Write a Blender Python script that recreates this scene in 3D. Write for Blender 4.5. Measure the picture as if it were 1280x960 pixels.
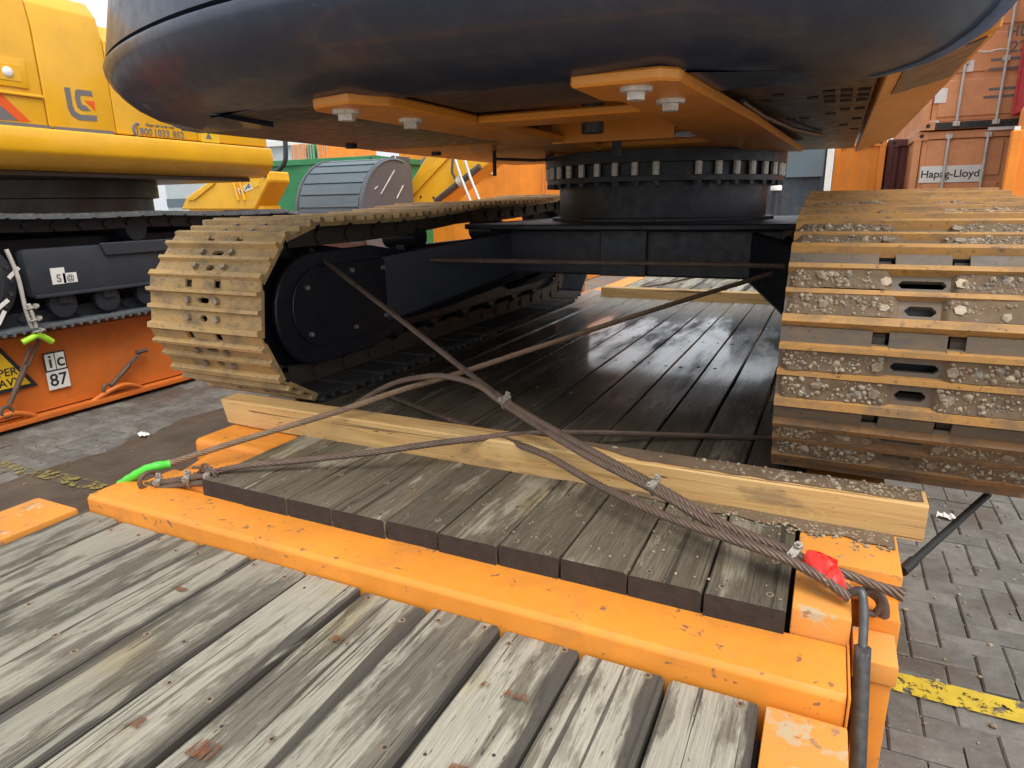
import bpy, bmesh, math, random
import numpy as np
from mathutils import Vector, Matrix, noise as mnoise
random.seed(11)
rnd = random.Random(5)
for o in list(bpy.data.objects):
    bpy.data.objects.remove(o)
scene = bpy.context.scene
COL = scene.collection
GZ = 0.65          # everything is laid out with the near deck at z=0; the yard lies 0.65 m below it
rad = math.radians

# ------------------------------------------------------------------ camera
FPX = 825.0
CAM = Vector((0, 0, 1.0 + GZ))
_v1 = Vector((1045 - 640, 248 - 480, FPX)).normalized()
_v2 = -Vector((-1138 - 640, 282 - 480, FPX)).normalized()
_v2 = (_v2 - _v1 * _v2.dot(_v1)).normalized()
_v3 = _v2.cross(_v1)
RW = Matrix((_v2, _v1, _v3))                  # camera space (x right, y down, z forward) -> world
cam_d = bpy.data.cameras.new('camera')
cam = bpy.data.objects.new('camera', cam_d)
COL.objects.link(cam)
cam_d.sensor_width = 36
cam_d.lens = FPX / 1280 * 36
cam_d.clip_start = 0.02
cam_d.clip_end = 2000
_r, _u, _b = RW.col[0], -RW.col[1], -RW.col[2]
cam.matrix_world = Matrix(((_r[0], _u[0], _b[0], CAM.x), (_r[1], _u[1], _b[1], CAM.y), (_r[2], _u[2], _b[2], CAM.z), (0, 0, 0, 1)))
scene.camera = cam
scene.render.resolution_x, scene.render.resolution_y = 1024, 768

# ------------------------------------------------------------------ sky and sun (bright overcast)
SUN_EL, SUN_AZ = rad(60), rad(128)
world = bpy.data.worlds.new('World')
scene.world = world
world.use_nodes = True
wn = world.node_tree
wn.nodes.clear()
sky = wn.nodes.new('ShaderNodeTexSky')
sky.sky_type = 'NISHITA'
sky.sun_disc = False
sky.sun_elevation = SUN_EL
sky.sun_rotation = SUN_AZ
sky.air_density, sky.dust_density, sky.ozone_density = 1.0, 6.0, 1.0
hsv = wn.nodes.new('ShaderNodeHueSaturation')
hsv.inputs['Saturation'].default_value = 0.22
bg = wn.nodes.new('ShaderNodeBackground')
bg.inputs[1].default_value = 0.15
wo = wn.nodes.new('ShaderNodeOutputWorld')
wn.links.new(sky.outputs[0], hsv.inputs['Color'])
cloud = wn.nodes.new('ShaderNodeMix'); cloud.data_type = 'RGBA'      # thin even cloud over the whole dome
cloud.inputs[0].default_value = 0.6
cloud.inputs[7].default_value = (4.6, 4.8, 5.1, 1)
wn.links.new(hsv.outputs[0], cloud.inputs[6])
wn.links.new(cloud.outputs[2], bg.inputs[0])
wn.links.new(bg.outputs[0], wo.inputs[0])
sd = bpy.data.lights.new('sun', 'SUN')
sd.energy = 0.9
sd.angle = rad(35)
sd.color = (1.0, 0.96, 0.9)
sun = bpy.data.objects.new('sun', sd)
COL.objects.link(sun)
_s = Vector((math.sin(SUN_AZ) * math.cos(SUN_EL), math.cos(SUN_AZ) * math.cos(SUN_EL), math.sin(SUN_EL)))
sun.rotation_euler = _s.to_track_quat('Z', 'Y').to_euler()
sun.location = (0, -3, 12)
vs = scene.view_settings
vs.view_transform = 'Standard'
vs.look = 'None'
vs.gamma = 1
vs.use_curve_mapping = False
vs.exposure = 0.85

# ------------------------------------------------------------------ pixel helpers
def ray(x, y):
    return RW @ Vector((x - 640, y - 480, FPX))
C0 = Vector((0, 0, 1.0))
def pY(x, y, Y):
    d = ray(x, y); return C0 + d * (Y / d.y)
def pX(x, y, X):
    d = ray(x, y); return C0 + d * (X / d.x)
def pZ(x, y, Z):
    d = ray(x, y); return C0 + d * ((Z - 1.0) / d.z)

# ------------------------------------------------------------------ materials
def nmat(name):
    m = bpy.data.materials.new(name)
    m.use_nodes = True
    nt = m.node_tree
    return m, nt, nt.nodes['Principled BSDF']
def _in(nt, sock, v):
    if hasattr(v, 'is_linked') or hasattr(v, 'links'):
        nt.links.new(v, sock)
    else:
        if isinstance(v, (tuple, list)) and len(v) == 3 and sock.type == 'RGBA':
            v = (*v, 1)
        sock.default_value = v
def vec(nt, scale=(1, 1, 1), kind='Object', shift=True):
    tc = nt.nodes.new('ShaderNodeTexCoord')
    mp = nt.nodes.new('ShaderNodeMapping')
    mp.inputs['Scale'].default_value = scale
    if kind == 'World':
        g = nt.nodes.new('ShaderNodeNewGeometry')
        nt.links.new(g.outputs['Position'], mp.inputs['Vector'])
        return mp.outputs[0]
    nt.links.new(tc.outputs[kind], mp.inputs['Vector'])
    if shift:
        oi = nt.nodes.new('ShaderNodeObjectInfo')
        ml = nt.nodes.new('ShaderNodeMath'); ml.operation = 'MULTIPLY'; ml.inputs[1].default_value = 53.0
        nt.links.new(oi.outputs['Random'], ml.inputs[0])
        cb = nt.nodes.new('ShaderNodeCombineXYZ')
        for i in range(3): nt.links.new(ml.outputs[0], cb.inputs[i])
        nt.links.new(cb.outputs[0], mp.inputs['Location'])
    return mp.outputs[0]
def noise(nt, v, scale=5, detail=5, rough=0.6, dist=0.0):
    n = nt.nodes.new('ShaderNodeTexNoise')
    nt.links.new(v, n.inputs['Vector'])
    n.inputs['Scale'].default_value = scale; n.inputs['Detail'].default_value = detail
    n.inputs['Roughness'].default_value = rough; n.inputs['Distortion'].default_value = dist
    return n.outputs['Fac']
def ramp(nt, fac, stops, interp='LINEAR'):
    r = nt.nodes.new('ShaderNodeValToRGB')
    r.color_ramp.interpolation = interp
    e = r.color_ramp.elements
    while len(e) < len(stops): e.new(0.5)
    for i, (p, c) in enumerate(stops):
        e[i].position = p
        e[i].color = (c, c, c, 1) if not isinstance(c, (tuple, list)) else (*c, 1)
    nt.links.new(fac, r.inputs[0])
    return r.outputs[0]
def mix(nt, fac, a, b, mode='MIX'):
    n = nt.nodes.new('ShaderNodeMix'); n.data_type = 'RGBA'; n.blend_type = mode
    _in(nt, n.inputs[0], fac); _in(nt, n.inputs[6], a); _in(nt, n.inputs[7], b)
    return n.outputs[2]
def math_(nt, op, a, b=None, clamp=False):
    n = nt.nodes.new('ShaderNodeMath'); n.operation = op; n.use_clamp = clamp
    _in(nt, n.inputs[0], a)
    if b is not None: _in(nt, n.inputs[1], b)
    return n.outputs[0]
def bump(nt, b, h, strength=0.3, dist=0.01):
    n = nt.nodes.new('ShaderNodeBump')
    n.inputs['Strength'].default_value = strength; n.inputs['Distance'].default_value = dist
    nt.links.new(h, n.inputs['Height']); nt.links.new(n.outputs[0], b.inputs['Normal'])

def paint(name, col, rough=0.45, chips=0.0, chipcol=(0.30, 0.16, 0.08), dirt=0.25, dirtcol=(0.16, 0.12, 0.08), metal=0.0, scale=1.0, coat=0.0, fade=None, fade_at=.62, speck=0):
    """painted steel: slow tone drift, dirt film, chips of rust"""
    m, nt, b = nmat(name)
    v = vec(nt)
    drift = noise(nt, v, 1.7 * scale, 4)
    c = mix(nt, ramp(nt, drift, [(0.3, 0), (0.7, 1)]), tuple(x * 0.86 for x in col), tuple(min(1, x * 1.08) for x in col))
    d = ramp(nt, noise(nt, v, 6 * scale, 8, 0.7), [(0.48, 0), (0.8, dirt * 2)])
    c = mix(nt, d, c, dirtcol)
    if fade:
        f = ramp(nt, noise(nt, v, 9 * scale, 6, 0.65), [(fade_at, 0), (fade_at + .05, 1)])
        c = mix(nt, f, c, fade)
    if speck:         # cast surface: dust specks and faint wipe marks
        c = mix(nt, ramp(nt, noise(nt, v, 75, 3, 0.7), [(0.69, 0), (0.73, speck)]), c, (0.22, 0.22, 0.23))
        c = mix(nt, ramp(nt, noise(nt, vec(nt, (3, 3, .7)), 4, 5, 0.7), [(0.5, 0), (0.8, speck)]), c, (0.10, 0.105, 0.12))
        bump(nt, b, noise(nt, v, 40, 5, 0.7), 0.06, 0.004)
    r = ramp(nt, noise(nt, v, 20 * scale, 4), [(0.3, rough * 0.8), (0.7, min(1, rough * 1.3))])
    if chips:
        sc1 = ramp(nt, noise(nt, vec(nt, (1.6, 60, 60)), 1, 4, 0.6, 0.4), [(0.64, 0), (0.69, 0.55)])
        c = mix(nt, sc1, c, tuple(min(1, .5 * a_ + .5 * b_) for a_, b_ in zip(chipcol, col)))
        kn_ = math_(nt, 'ADD', noise(nt, v, 26 * scale, 6, 0.62), math_(nt, 'MULTIPLY', math_(nt, 'SUBTRACT', noise(nt, v, 4.5 * scale, 3), 0.5), 0.30))
        k = ramp(nt, kn_, [(0.74 - chips * 0.2, 0), (0.77 - chips * 0.2, 1)])
        c = mix(nt, k, c, chipcol)
        bump(nt, b, k, 0.25, 0.004)
    elif not coat:
        bump(nt, b, noise(nt, v, 60 * scale, 3), 0.05, 0.004)
    nt.links.new(c, b.inputs['Base Color']); nt.links.new(r, b.inputs['Roughness'])
    b.inputs['Metallic'].default_value = metal
    if coat:
        b.inputs['Coat Weight'].default_value = coat; b.inputs['Coat Roughness'].default_value = 0.08
    return m

def wood(name, dark, mid, light, axis=1, wet=None, rough=0.8, stain=None, endcol=None, edge=None, contrast=1.0, flake=None):
    """sawn board: grain stretched along one axis, pale raised fibres, dark weathered streaks"""
    m, nt, b = nmat(name)
    def sc(a, l):
        s = [a, a, a]; s[axis] = l; return tuple(s)
    g = noise(nt, vec(nt, sc(55, 2.2)), 1, 6, 0.65, 0.6)
    g2 = noise(nt, vec(nt, sc(13, 1.1)), 1, 5, 0.6, 1.2)
    g3 = noise(nt, vec(nt, sc(4.0, 1.6)), 1, 4, 0.6, 0.8)
    f = math_(nt, 'ADD', math_(nt, 'MULTIPLY', g, 0.45), math_(nt, 'MULTIPLY', g2, 0.55))
    lo, hi = 0.5 - 0.14 / contrast, 0.5 + 0.14 / contrast
    c = ramp(nt, f, [(lo, dark), (0.49, mid), (hi, light)])
    if flake is None:
        c = mix(nt, ramp(nt, g3, [(0.42, 0.0), (0.66, 0.75)]), c, mid)
    else:             # grey weathered skin worn through to pale fibre in ragged patches along the grain
        fib = noise(nt, vec(nt, sc(300, 8)), 1, 4, 0.7)
        c = mix(nt, ramp(nt, f, [(0.36, 0), (0.64, 1)]), dark, mid)
        c = mix(nt, ramp(nt, fib, [(0.40, 0), (0.62, 0.7)]), c, tuple(x * 0.5 for x in dark))
        pal = mix(nt, ramp(nt, fib, [(0.3, 0), (0.7, 1)]), tuple(x * 0.58 for x in light), tuple(min(1, x * 1.15) for x in light))
        pm = noise(nt, vec(nt, sc(17, 2.0)), 1, 10, 0.72, 0.25)
        pm = math_(nt, 'ADD', pm, math_(nt, 'MULTIPLY', math_(nt, 'SUBTRACT', g3, 0.5), 0.55))
        pm = math_(nt, 'ADD', pm, math_(nt, 'MULTIPLY', math_(nt, 'SUBTRACT', fib, 0.5), 0.12))
        c = mix(nt, ramp(nt, pm, [(flake - 0.03, 0), (flake + 0.05, 0.92)]), c, pal)
        c = mix(nt, ramp(nt, noise(nt, vec(nt, sc(6, 2.6)), 1, 4, 0.6), [(0.58, 0), (0.70, 0.6)]), c, mix(nt, 1.0, c, (1.0, 0.86, 0.56), 'MULTIPLY'))
    # hairline cracks
    cr = ramp(nt, noise(nt, vec(nt, sc(62, 0.9)), 1, 3, 0.5, 0.3), [(0.325, 1), (0.35, 0)])
    c = mix(nt, math_(nt, 'MULTIPLY', cr, 0.85), c, tuple(x * 0.35 for x in dark))
    pit = ramp(nt, noise(nt, vec(nt, sc(120, 22)), 1, 2, 0.5), [(0.27, 1), (0.30, 0)])
    c = mix(nt, math_(nt, 'MULTIPLY', pit, 0.8), c, tuple(x * 0.3 for x in dark))
    # knots
    vo = nt.nodes.new('ShaderNodeTexVoronoi'); vo.inputs['Scale'].default_value = 1
    nt.links.new(vec(nt, sc(5.2, 2.2)), vo.inputs['Vector'])
    kd = vo.outputs['Distance']
    ring = math_(nt, 'SINE', math_(nt, 'MULTIPLY', kd, 95.0))
    km = ramp(nt, kd, [(0.09, 1), (0.20, 0)])
    kc = mix(nt, ramp(nt, ring, [(0.2, 0), (0.8, 1)]), tuple(x * 0.8 for x in mid), light)
    pick = ramp(nt, vo.outputs['Color'], [(0.42, 0), (0.47, 1)])
    c = mix(nt, math_(nt, 'MULTIPLY', math_(nt, 'MULTIPLY', km, pick), 0.85), c, kc)
    oi = nt.nodes.new('ShaderNodeObjectInfo')
    c = mix(nt, 1.0, c, ramp(nt, oi.outputs['Random'], [(0, 0.72), (1, 1.12)]), 'MULTIPLY')
    if stain:
        s = ramp(nt, noise(nt, vec(nt, sc(7, 3)), 1, 5, 0.6), [(0.60, 0), (0.68, 0.75)])
        c = mix(nt, s, c, stain)
    if edge:          # darker bands along the arrises
        tc = nt.nodes.new('ShaderNodeTexCoord'); sx = nt.nodes.new('ShaderNodeSeparateXYZ')
        nt.links.new(tc.outputs['Object'], sx.inputs[0])
        a = math_(nt, 'ABSOLUTE', math_(nt, 'ADD', sx.outputs['X'], math_(nt, 'MULTIPLY', math_(nt, 'SUBTRACT', oi.outputs['Random'], 0.5), 0.05)))
        a = math_(nt, 'ADD', a, math_(nt, 'MULTIPLY', math_(nt, 'SUBTRACT', g2, 0.5), 0.12))
        c = mix(nt, ramp(nt, a, [(0.080, 0), (0.088, 0.9)]), c, edge)
    r = math_(nt, 'ADD', math_(nt, 'MULTIPLY', f, 0.2), rough - 0.1)
    if endcol:  # end grain, coloured darker still for the shade on the board ends
        gm = nt.nodes.new('ShaderNodeNewGeometry'); sn = nt.nodes.new('ShaderNodeSeparateXYZ')
        nt.links.new(gm.outputs['True Normal'], sn.inputs[0])
        e = ramp(nt, math_(nt, 'ABSOLUTE', sn.outputs[axis]), [(0.6, 0), (0.75, 1)])
        c = mix(nt, e, c, mix(nt, ramp(nt, noise(nt, vec(nt, (30, 30, 30)), 1, 4), [(0.3, 0), (0.7, 1)]), endcol, tuple(x * 1.6 for x in endcol)))
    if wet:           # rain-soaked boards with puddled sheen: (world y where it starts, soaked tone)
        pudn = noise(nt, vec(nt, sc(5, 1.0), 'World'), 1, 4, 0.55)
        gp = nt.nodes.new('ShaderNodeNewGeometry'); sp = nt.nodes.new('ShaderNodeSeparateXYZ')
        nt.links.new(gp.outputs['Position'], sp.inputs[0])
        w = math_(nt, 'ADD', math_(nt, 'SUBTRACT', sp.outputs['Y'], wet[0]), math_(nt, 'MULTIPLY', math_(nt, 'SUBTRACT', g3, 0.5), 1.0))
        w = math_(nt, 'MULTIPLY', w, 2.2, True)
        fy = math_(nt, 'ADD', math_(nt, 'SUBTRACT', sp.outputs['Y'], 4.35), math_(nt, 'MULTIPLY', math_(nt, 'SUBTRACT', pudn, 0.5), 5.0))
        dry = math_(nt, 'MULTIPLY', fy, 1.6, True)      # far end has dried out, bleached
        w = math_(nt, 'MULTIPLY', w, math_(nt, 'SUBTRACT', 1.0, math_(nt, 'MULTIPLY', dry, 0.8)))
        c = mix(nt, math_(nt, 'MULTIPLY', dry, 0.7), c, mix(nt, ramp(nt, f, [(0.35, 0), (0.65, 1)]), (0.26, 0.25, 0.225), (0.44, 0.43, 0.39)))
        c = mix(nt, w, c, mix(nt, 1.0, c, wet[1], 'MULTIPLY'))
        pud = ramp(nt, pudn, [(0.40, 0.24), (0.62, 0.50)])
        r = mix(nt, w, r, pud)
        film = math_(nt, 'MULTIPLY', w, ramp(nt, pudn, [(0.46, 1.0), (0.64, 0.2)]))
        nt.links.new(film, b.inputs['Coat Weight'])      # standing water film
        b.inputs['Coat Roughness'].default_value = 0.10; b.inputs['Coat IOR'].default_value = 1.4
    nt.links.new(c, b.inputs['Base Color']); nt.links.new(r, b.inputs['Roughness'])
    bump(nt, b, math_(nt, 'SUBTRACT', f, math_(nt, 'MULTIPLY', cr, 0.5)), 0.7, 0.008)
    return m

def plain(name, col, rough=0.5, metal=0.0, var=0.15, scale=12):
    m, nt, b = nmat(name)
    n = noise(nt, vec(nt), scale, 5)
    c = mix(nt, ramp(nt, n, [(0.3, 0), (0.7, 1)]), tuple(x * (1 - var) for x in col), tuple(min(1, x * (1 + var)) for x in col))
    nt.links.new(c, b.inputs['Base Color'])
    nt.links.new(ramp(nt, n, [(0.3, rough * 0.85), (0.7, min(1, rough * 1.2))]), b.inputs['Roughness'])
    b.inputs['Metallic'].default_value = metal
    return m

M = {}
M['orange'] = paint('orange_rack_paint', (0.78, 0.275, 0.030), 0.5, 0.50, (0.27, 0.13, 0.06), 0.34, (0.42, 0.17, 0.05), scale=1.25)
M['orange_worn'] = paint('worn_orange_paint', (0.76, 0.30, 0.045), 0.55, 0.6, (0.36, 0.2, 0.1), 0.3, (0.4, 0.24, 0.12), fade=(0.60, 0.48, 0.32), scale=1.2)
M['orange_red'] = paint('orange_side_paint', (0.62, 0.15, 0.018), 0.5, 0.15, (0.3, 0.12, 0.05), 0.25, (0.25, 0.1, 0.04))
M['frame_orange'] = paint('machine_orange_paint', (0.72, 0.27, 0.03), 0.38, 0.0, dirt=0.3, dirtcol=(0.4, 0.2, 0.07))
M['yellow'] = paint('yellow_machine_paint', (0.80, 0.42, 0.012), 0.3, 0.0, dirt=0.05, coat=0.4)
M['yellow2'] = paint('yellow_boom_paint', (0.82, 0.44, 0.02), 0.4, 0.0, dirt=0.1)
M['slate'] = paint('dark_slate_paint', (0.022, 0.032, 0.060), 0.38, 0.0, dirt=0.12, dirtcol=(0.05, 0.05, 0.06), coat=0.2, speck=0.35)
M['black'] = paint('black_chassis_paint', (0.011, 0.014, 0.022), 0.42, 0.0, dirt=0.15, dirtcol=(0.05, 0.045, 0.04))
M['blackblue'] = paint('blue_black_paint', (0.03, 0.036, 0.046), 0.45, 0.0, dirt=0.15, dirtcol=(0.07, 0.065, 0.06))
M['brownplate'] = paint('grimy_belly_paint', (0.075, 0.058, 0.05), 0.4, 0.0, dirt=0.4, dirtcol=(0.13, 0.09, 0.06))
M['rubber'] = plain('black_rubber', (0.012, 0.012, 0.012), 0.6)
def shoe_mat(name, a, b_, c_, rough=0.6):
    m, nt, b = nmat(name)
    st = noise(nt, vec(nt, (5, 38, 38)), 1, 7, 0.7, 0.3)
    bl = noise(nt, vec(nt, (9, 14, 14)), 1, 6, 0.7)
    c = mix(nt, ramp(nt, st, [(0.38, 0), (0.62, 1)]), a, b_)
    c = mix(nt, ramp(nt, bl, [(0.47, 0), (0.66, 0.9)]), c, c_)
    c = mix(nt, ramp(nt, noise(nt, vec(nt, (60, 60, 60)), 1, 4), [(0.60, 0), (0.68, 0.7)]), c, tuple(x * 0.4 for x in c_))
    nt.links.new(c, b.inputs['Base Color'])
    nt.links.new(ramp(nt, bl, [(0.3, rough * 0.75), (0.7, min(1, rough * 1.4))]), b.inputs['Roughness'])
    bump(nt, b, noise(nt, vec(nt, (70, 70, 70)), 1, 5, 0.7), 0.3, 0.004)
    return m
M['shoe_tan'] = shoe_mat('rusty_tan_shoe', (0.44, 0.265, 0.085), (0.38, 0.265, 0.125), (0.19, 0.14, 0.09))
M['ridge_tan'] = shoe_mat('worn_tan_ridge', (0.52, 0.32, 0.11), (0.50, 0.34, 0.16), (0.32, 0.22, 0.12))
M['shoe_mud'] = shoe_mat('muddy_shoe_steel', (0.15, 0.11, 0.07), (0.10, 0.088, 0.075), (0.18, 0.12, 0.07))
M['ridge_rust'] = shoe_mat('rubbed_rusty_ridge', (0.46, 0.235, 0.06), (0.38, 0.20, 0.06), (0.22, 0.14, 0.075))
M['shoe_new'] = paint('blue_grey_shoe', (0.10, 0.115, 0.125), 0.5, 0.2, (0.2, 0.2, 0.2), 0.3, (0.18, 0.17, 0.15))
M['ridge_new'] = paint('scuffed_grey_ridge', (0.17, 0.17, 0.17), 0.5, 0.4, (0.32, 0.31, 0.29), 0.3, (0.2, 0.19, 0.17))
M['mud'] = paint('dried_mud', (0.16, 0.105, 0.06), 0.9, 0.35, (0.24, 0.19, 0.13), 0.7, (0.10, 0.066, 0.04), scale=2.5)
M['stone_a'] = plain('pale_pebble', (0.33, 0.265, 0.18), 0.7, var=0.3, scale=60)
M['stone_b'] = plain('tan_pebble', (0.25, 0.19, 0.125), 0.75, var=0.3, scale=60)
M['stone_c'] = plain('grey_pebble', (0.19, 0.165, 0.13), 0.75, var=0.3, scale=60)
M['bolt'] = plain('dull_bolt_steel', (0.30, 0.24, 0.17), 0.5, 0.5, 0.4, 50)
M['zinc'] = plain('zinc_plated_steel', (0.60, 0.57, 0.52), 0.45, 0.35, 0.25, 60)
M['steel'] = plain('dark_steel', (0.10, 0.10, 0.10), 0.42, 0.6, 0.3, 40)
M['rustrod'] = paint('dark_rusty_steel', (0.13, 0.085, 0.06), 0.6, 0.4, (0.22, 0.13, 0.08), 0.5, (0.07, 0.05, 0.04), metal=0.2)
M['rope'] = paint('greasy_wire_rope', (0.17, 0.115, 0.085), 0.5, 0.4, (0.30, 0.20, 0.13), 0.5, (0.07, 0.05, 0.04), metal=0.35, scale=2)
M['rope_light'] = paint('rusty_wire_rope', (0.27, 0.18, 0.11), 0.55, 0.4, (0.36, 0.25, 0.15), 0.5, (0.12, 0.08, 0.055), metal=0.3, scale=2)
M['green_sleeve'] = plain('green_plastic_sleeve', (0.08, 0.62, 0.05), 0.45, 0, 0.12)
M['lime'] = plain('lime_plastic_sleeve', (0.42, 0.75, 0.04), 0.45, 0, 0.12)
M['red_sleeve'] = plain('red_plastic_sleeve', (0.75, 0.03, 0.02), 0.35, 0, 0.12)
M['white'] = plain('white_label', (0.74, 0.73, 0.68), 0.55, 0, 0.06)
M['ink'] = plain('black_print', (0.02, 0.02, 0.02), 0.6, 0, 0.05)
M['greyink'] = plain('grey_print', (0.16, 0.15, 0.15), 0.5, 0, 0.05)
M['redink'] = plain('orange_red_print', (0.75, 0.10, 0.01), 0.45, 0, 0.05)
M['sign_yellow'] = plain('sign_yellow', (0.78, 0.5, 0.02), 0.5, 0, 0.06)
M['deckpale'] = wood('pale_weathered_board', (0.112, 0.096, 0.070), (0.24, 0.215, 0.165), (0.375, 0.35, 0.275), 1, endcol=(0.05, 0.040, 0.030), edge=(0.045, 0.037, 0.030), flake=0.475)
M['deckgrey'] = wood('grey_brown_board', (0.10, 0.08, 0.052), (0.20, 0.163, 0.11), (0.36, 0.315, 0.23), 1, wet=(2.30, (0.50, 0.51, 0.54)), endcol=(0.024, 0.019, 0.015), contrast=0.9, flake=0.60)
M['timber'] = wood('yellow_pine_timber', (0.36, 0.19, 0.06), (0.55, 0.335, 0.125), (0.63, 0.44, 0.20), 0, rough=0.7, contrast=0.8, stain=(0.30, 0.19, 0.095))
M['fartimber'] = wood('far_pine_timber', (0.36, 0.2, 0.07), (0.55, 0.36, 0.15), (0.66, 0.48, 0.25), 0, rough=0.7, contrast=0.8)
M['green_box'] = paint('green_container_paint', (0.03, 0.24, 0.09), 0.5, 0.1, dirt=0.15)
M['orange_box'] = paint('bright_orange_container_paint', (0.86, 0.27, 0.02), 0.5, 0.05, dirt=0.12)
M['salmon_box'] = paint('faded_orange_container_paint', (0.68, 0.30, 0.13), 0.6, 0.2, (0.3, 0.15, 0.08), 0.25, (0.3, 0.18, 0.1))
M['maroon_box'] = paint('maroon_container_paint', (0.14, 0.045, 0.04), 0.55, 0.2, dirt=0.3, fade=(0.4, 0.2, 0.2))
M['red_box'] = paint('red_container_paint', (0.5, 0.03, 0.04), 0.5, 0.1)
M['navy_box'] = paint('navy_container_paint', (0.03, 0.045, 0.06), 0.5, 0.1)
M['bluegrey'] = paint('blue_grey_panel_paint', (0.11, 0.16, 0.19), 0.5, 0.05)
M['bucket'] = paint('grey_bucket_paint', (0.095, 0.125, 0.145), 0.4, 0.1, (0.3, 0.3, 0.3), 0.15, (0.1, 0.1, 0.1))
M['bucket_side'] = paint('dark_bucket_side_paint', (0.10, 0.10, 0.11), 0.5, 0.1, (0.3, 0.3, 0.3))
M['galv'] = plain('galvanised_bar', (0.55, 0.52, 0.46), 0.5, 0.3, 0.2, 8)
M['shed'] = plain('pale_shed_cladding', (0.45, 0.5, 0.5), 0.6, 0, 0.08, 2)
M['grime_shade'] = paint('black_grime_and_shade', (0.03, 0.03, 0.03), 0.7, 0.3, (0.2, 0.1, 0.05))  # grime; also carries the shade of the tracks' bottom shoes
M['linkgrime'] = paint('oily_link_steel', (0.065, 0.050, 0.037), 0.55, 0.3, (0.06, 0.045, 0.03), 0.5, (0.05, 0.037, 0.025))
M['orange_chipped'] = paint('scraped_orange_paint', (0.76, 0.31, 0.06), 0.55, 0.5, (0.36, 0.2, 0.1), 0.3, (0.45, 0.27, 0.13), fade=(0.50, 0.39, 0.24), scale=1.3, fade_at=.555)
M['clipsteel'] = plain('dull_galvanised_steel', (0.34, 0.31, 0.27), 0.5, 0.4, 0.35, 90)
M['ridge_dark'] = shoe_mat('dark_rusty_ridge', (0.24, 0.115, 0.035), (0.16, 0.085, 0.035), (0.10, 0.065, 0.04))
M['lampglass'] = plain('lamp_lens', (0.8, 0.8, 0.82), 0.15, 0, 0.05)

def paver_mat():
    m, nt, b = nmat('concrete_paver')
    v = vec(nt)
    oi = nt.nodes.new('ShaderNodeObjectInfo')
    n = noise(nt, v, 14, 7, 0.7)
    wv = vec(nt, (1, 1, 1), 'World')
    cell = nt.nodes.new('ShaderNodeTexWhiteNoise')
    c = mix(nt, ramp(nt, n, [(0.3, 0), (0.7, 1)]), (0.105, 0.098, 0.085), (0.20, 0.19, 0.168))
    c = mix(nt, 1.0, c, ramp(nt, oi.outputs['Random'], [(0, 0.72), (1, 1.15)]), 'MULTIPLY')
    d = ramp(nt, noise(nt, wv, 1.1, 6, 0.65, 0.5), [(0.46, 0), (0.62, 0.85)])
    c = mix(nt, d, c, (0.075, 0.060, 0.043))
    grit = ramp(nt, noise(nt, wv, 90, 2), [(0.66, 0), (0.7, 0.6)])
    c = mix(nt, grit, c, (0.26, 0.24, 0.2))
    nt.links.new(c, b.inputs['Base Color'])
    nt.links.new(ramp(nt, d, [(0, 0.75), (1, 0.45)]), b.inputs['Roughness'])
    bump(nt, b, noise(nt, wv, 45, 5, 0.7), 0.35, 0.006)
    return m
M['paver'] = paver_mat()
def yard_mat():
    m, nt, b = nmat('yard_paving')
    wv = vec(nt, (1, 1, 1), 'World')
    br = nt.nodes.new('ShaderNodeTexBrick')
    br.inputs['Scale'].default_value = 1.0
    br.inputs['Brick Width'].default_value = 0.21; br.inputs['Row Height'].default_value = 0.105
    br.inputs['Mortar Size'].default_value = 0.004
    br.inputs['Color1'].default_value = (0.2, 0.19, 0.165, 1); br.inputs['Color2'].default_value = (0.25, 0.235, 0.205, 1)
    br.inputs['Mortar'].default_value = (0.075, 0.062, 0.048, 1)
    nt.links.new(wv, br.inputs['Vector'])
    c = mix(nt, ramp(nt, noise(nt, wv, 0.7, 6, 0.65), [(0.45, 0), (0.65, 0.8)]), br.outputs['Color'], (0.09, 0.075, 0.06))
    nt.links.new(c, b.inputs['Base Color'])
    nt.links.new(ramp(nt, noise(nt, wv, 1.2, 4), [(0.4, 0.4), (0.6, 0.8)]), b.inputs['Roughness'])
    return m
M['yard'] = yard_mat()
def dirt_mat():
    m, nt, b = nmat('wet_brown_dirt')
    wv = vec(nt, (1, 1, 1), 'World')
    c = ramp(nt, noise(nt, wv, 3.0, 8, 0.7), [(0.3, (0.055, 0.040, 0.028)), (0.6, (0.10, 0.074, 0.052)), (0.8, (0.14, 0.11, 0.08))])
    nt.links.new(c, b.inputs['Base Color'])
    nt.links.new(ramp(nt, noise(nt, wv, 2.0, 4), [(0.4, 0.4), (0.6, 0.75)]), b.inputs['Roughness'])
    bump(nt, b, noise(nt, wv, 30, 6, 0.7), 0.4, 0.01)
    return m
M['dirt'] = dirt_mat()
def line_mat(name, col, lo, sc_=(1, 1, 1)):
    m, nt, b = nmat(name)
    wv = vec(nt, sc_, 'World')
    n = noise(nt, wv, 22, 7, 0.75)
    nt.links.new(mix(nt, ramp(nt, noise(nt, wv, 9, 5), [(0.3, 0), (0.7, 1)]), tuple(x * 0.7 for x in col), col), b.inputs['Base Color'])
    b.inputs['Roughness'].default_value = 0.6
    tr = nt.nodes.new('ShaderNodeBsdfTransparent'); ms = nt.nodes.new('ShaderNodeMixShader')
    out = nt.nodes['Material Output']
    nt.links.new(ramp(nt, n, [(lo, 0), (lo + 0.06, 1)]), ms.inputs[0])
    nt.links.new(tr.outputs[0], ms.inputs[1]); nt.links.new(b.outputs[0], ms.inputs[2])
    nt.links.new(ms.outputs[0], out.inputs['Surface'])
    return m
M['rustmark'] = line_mat('rust_mark', (0.20, 0.075, 0.03), 0.46, (3.5, .5, 1))
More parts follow.
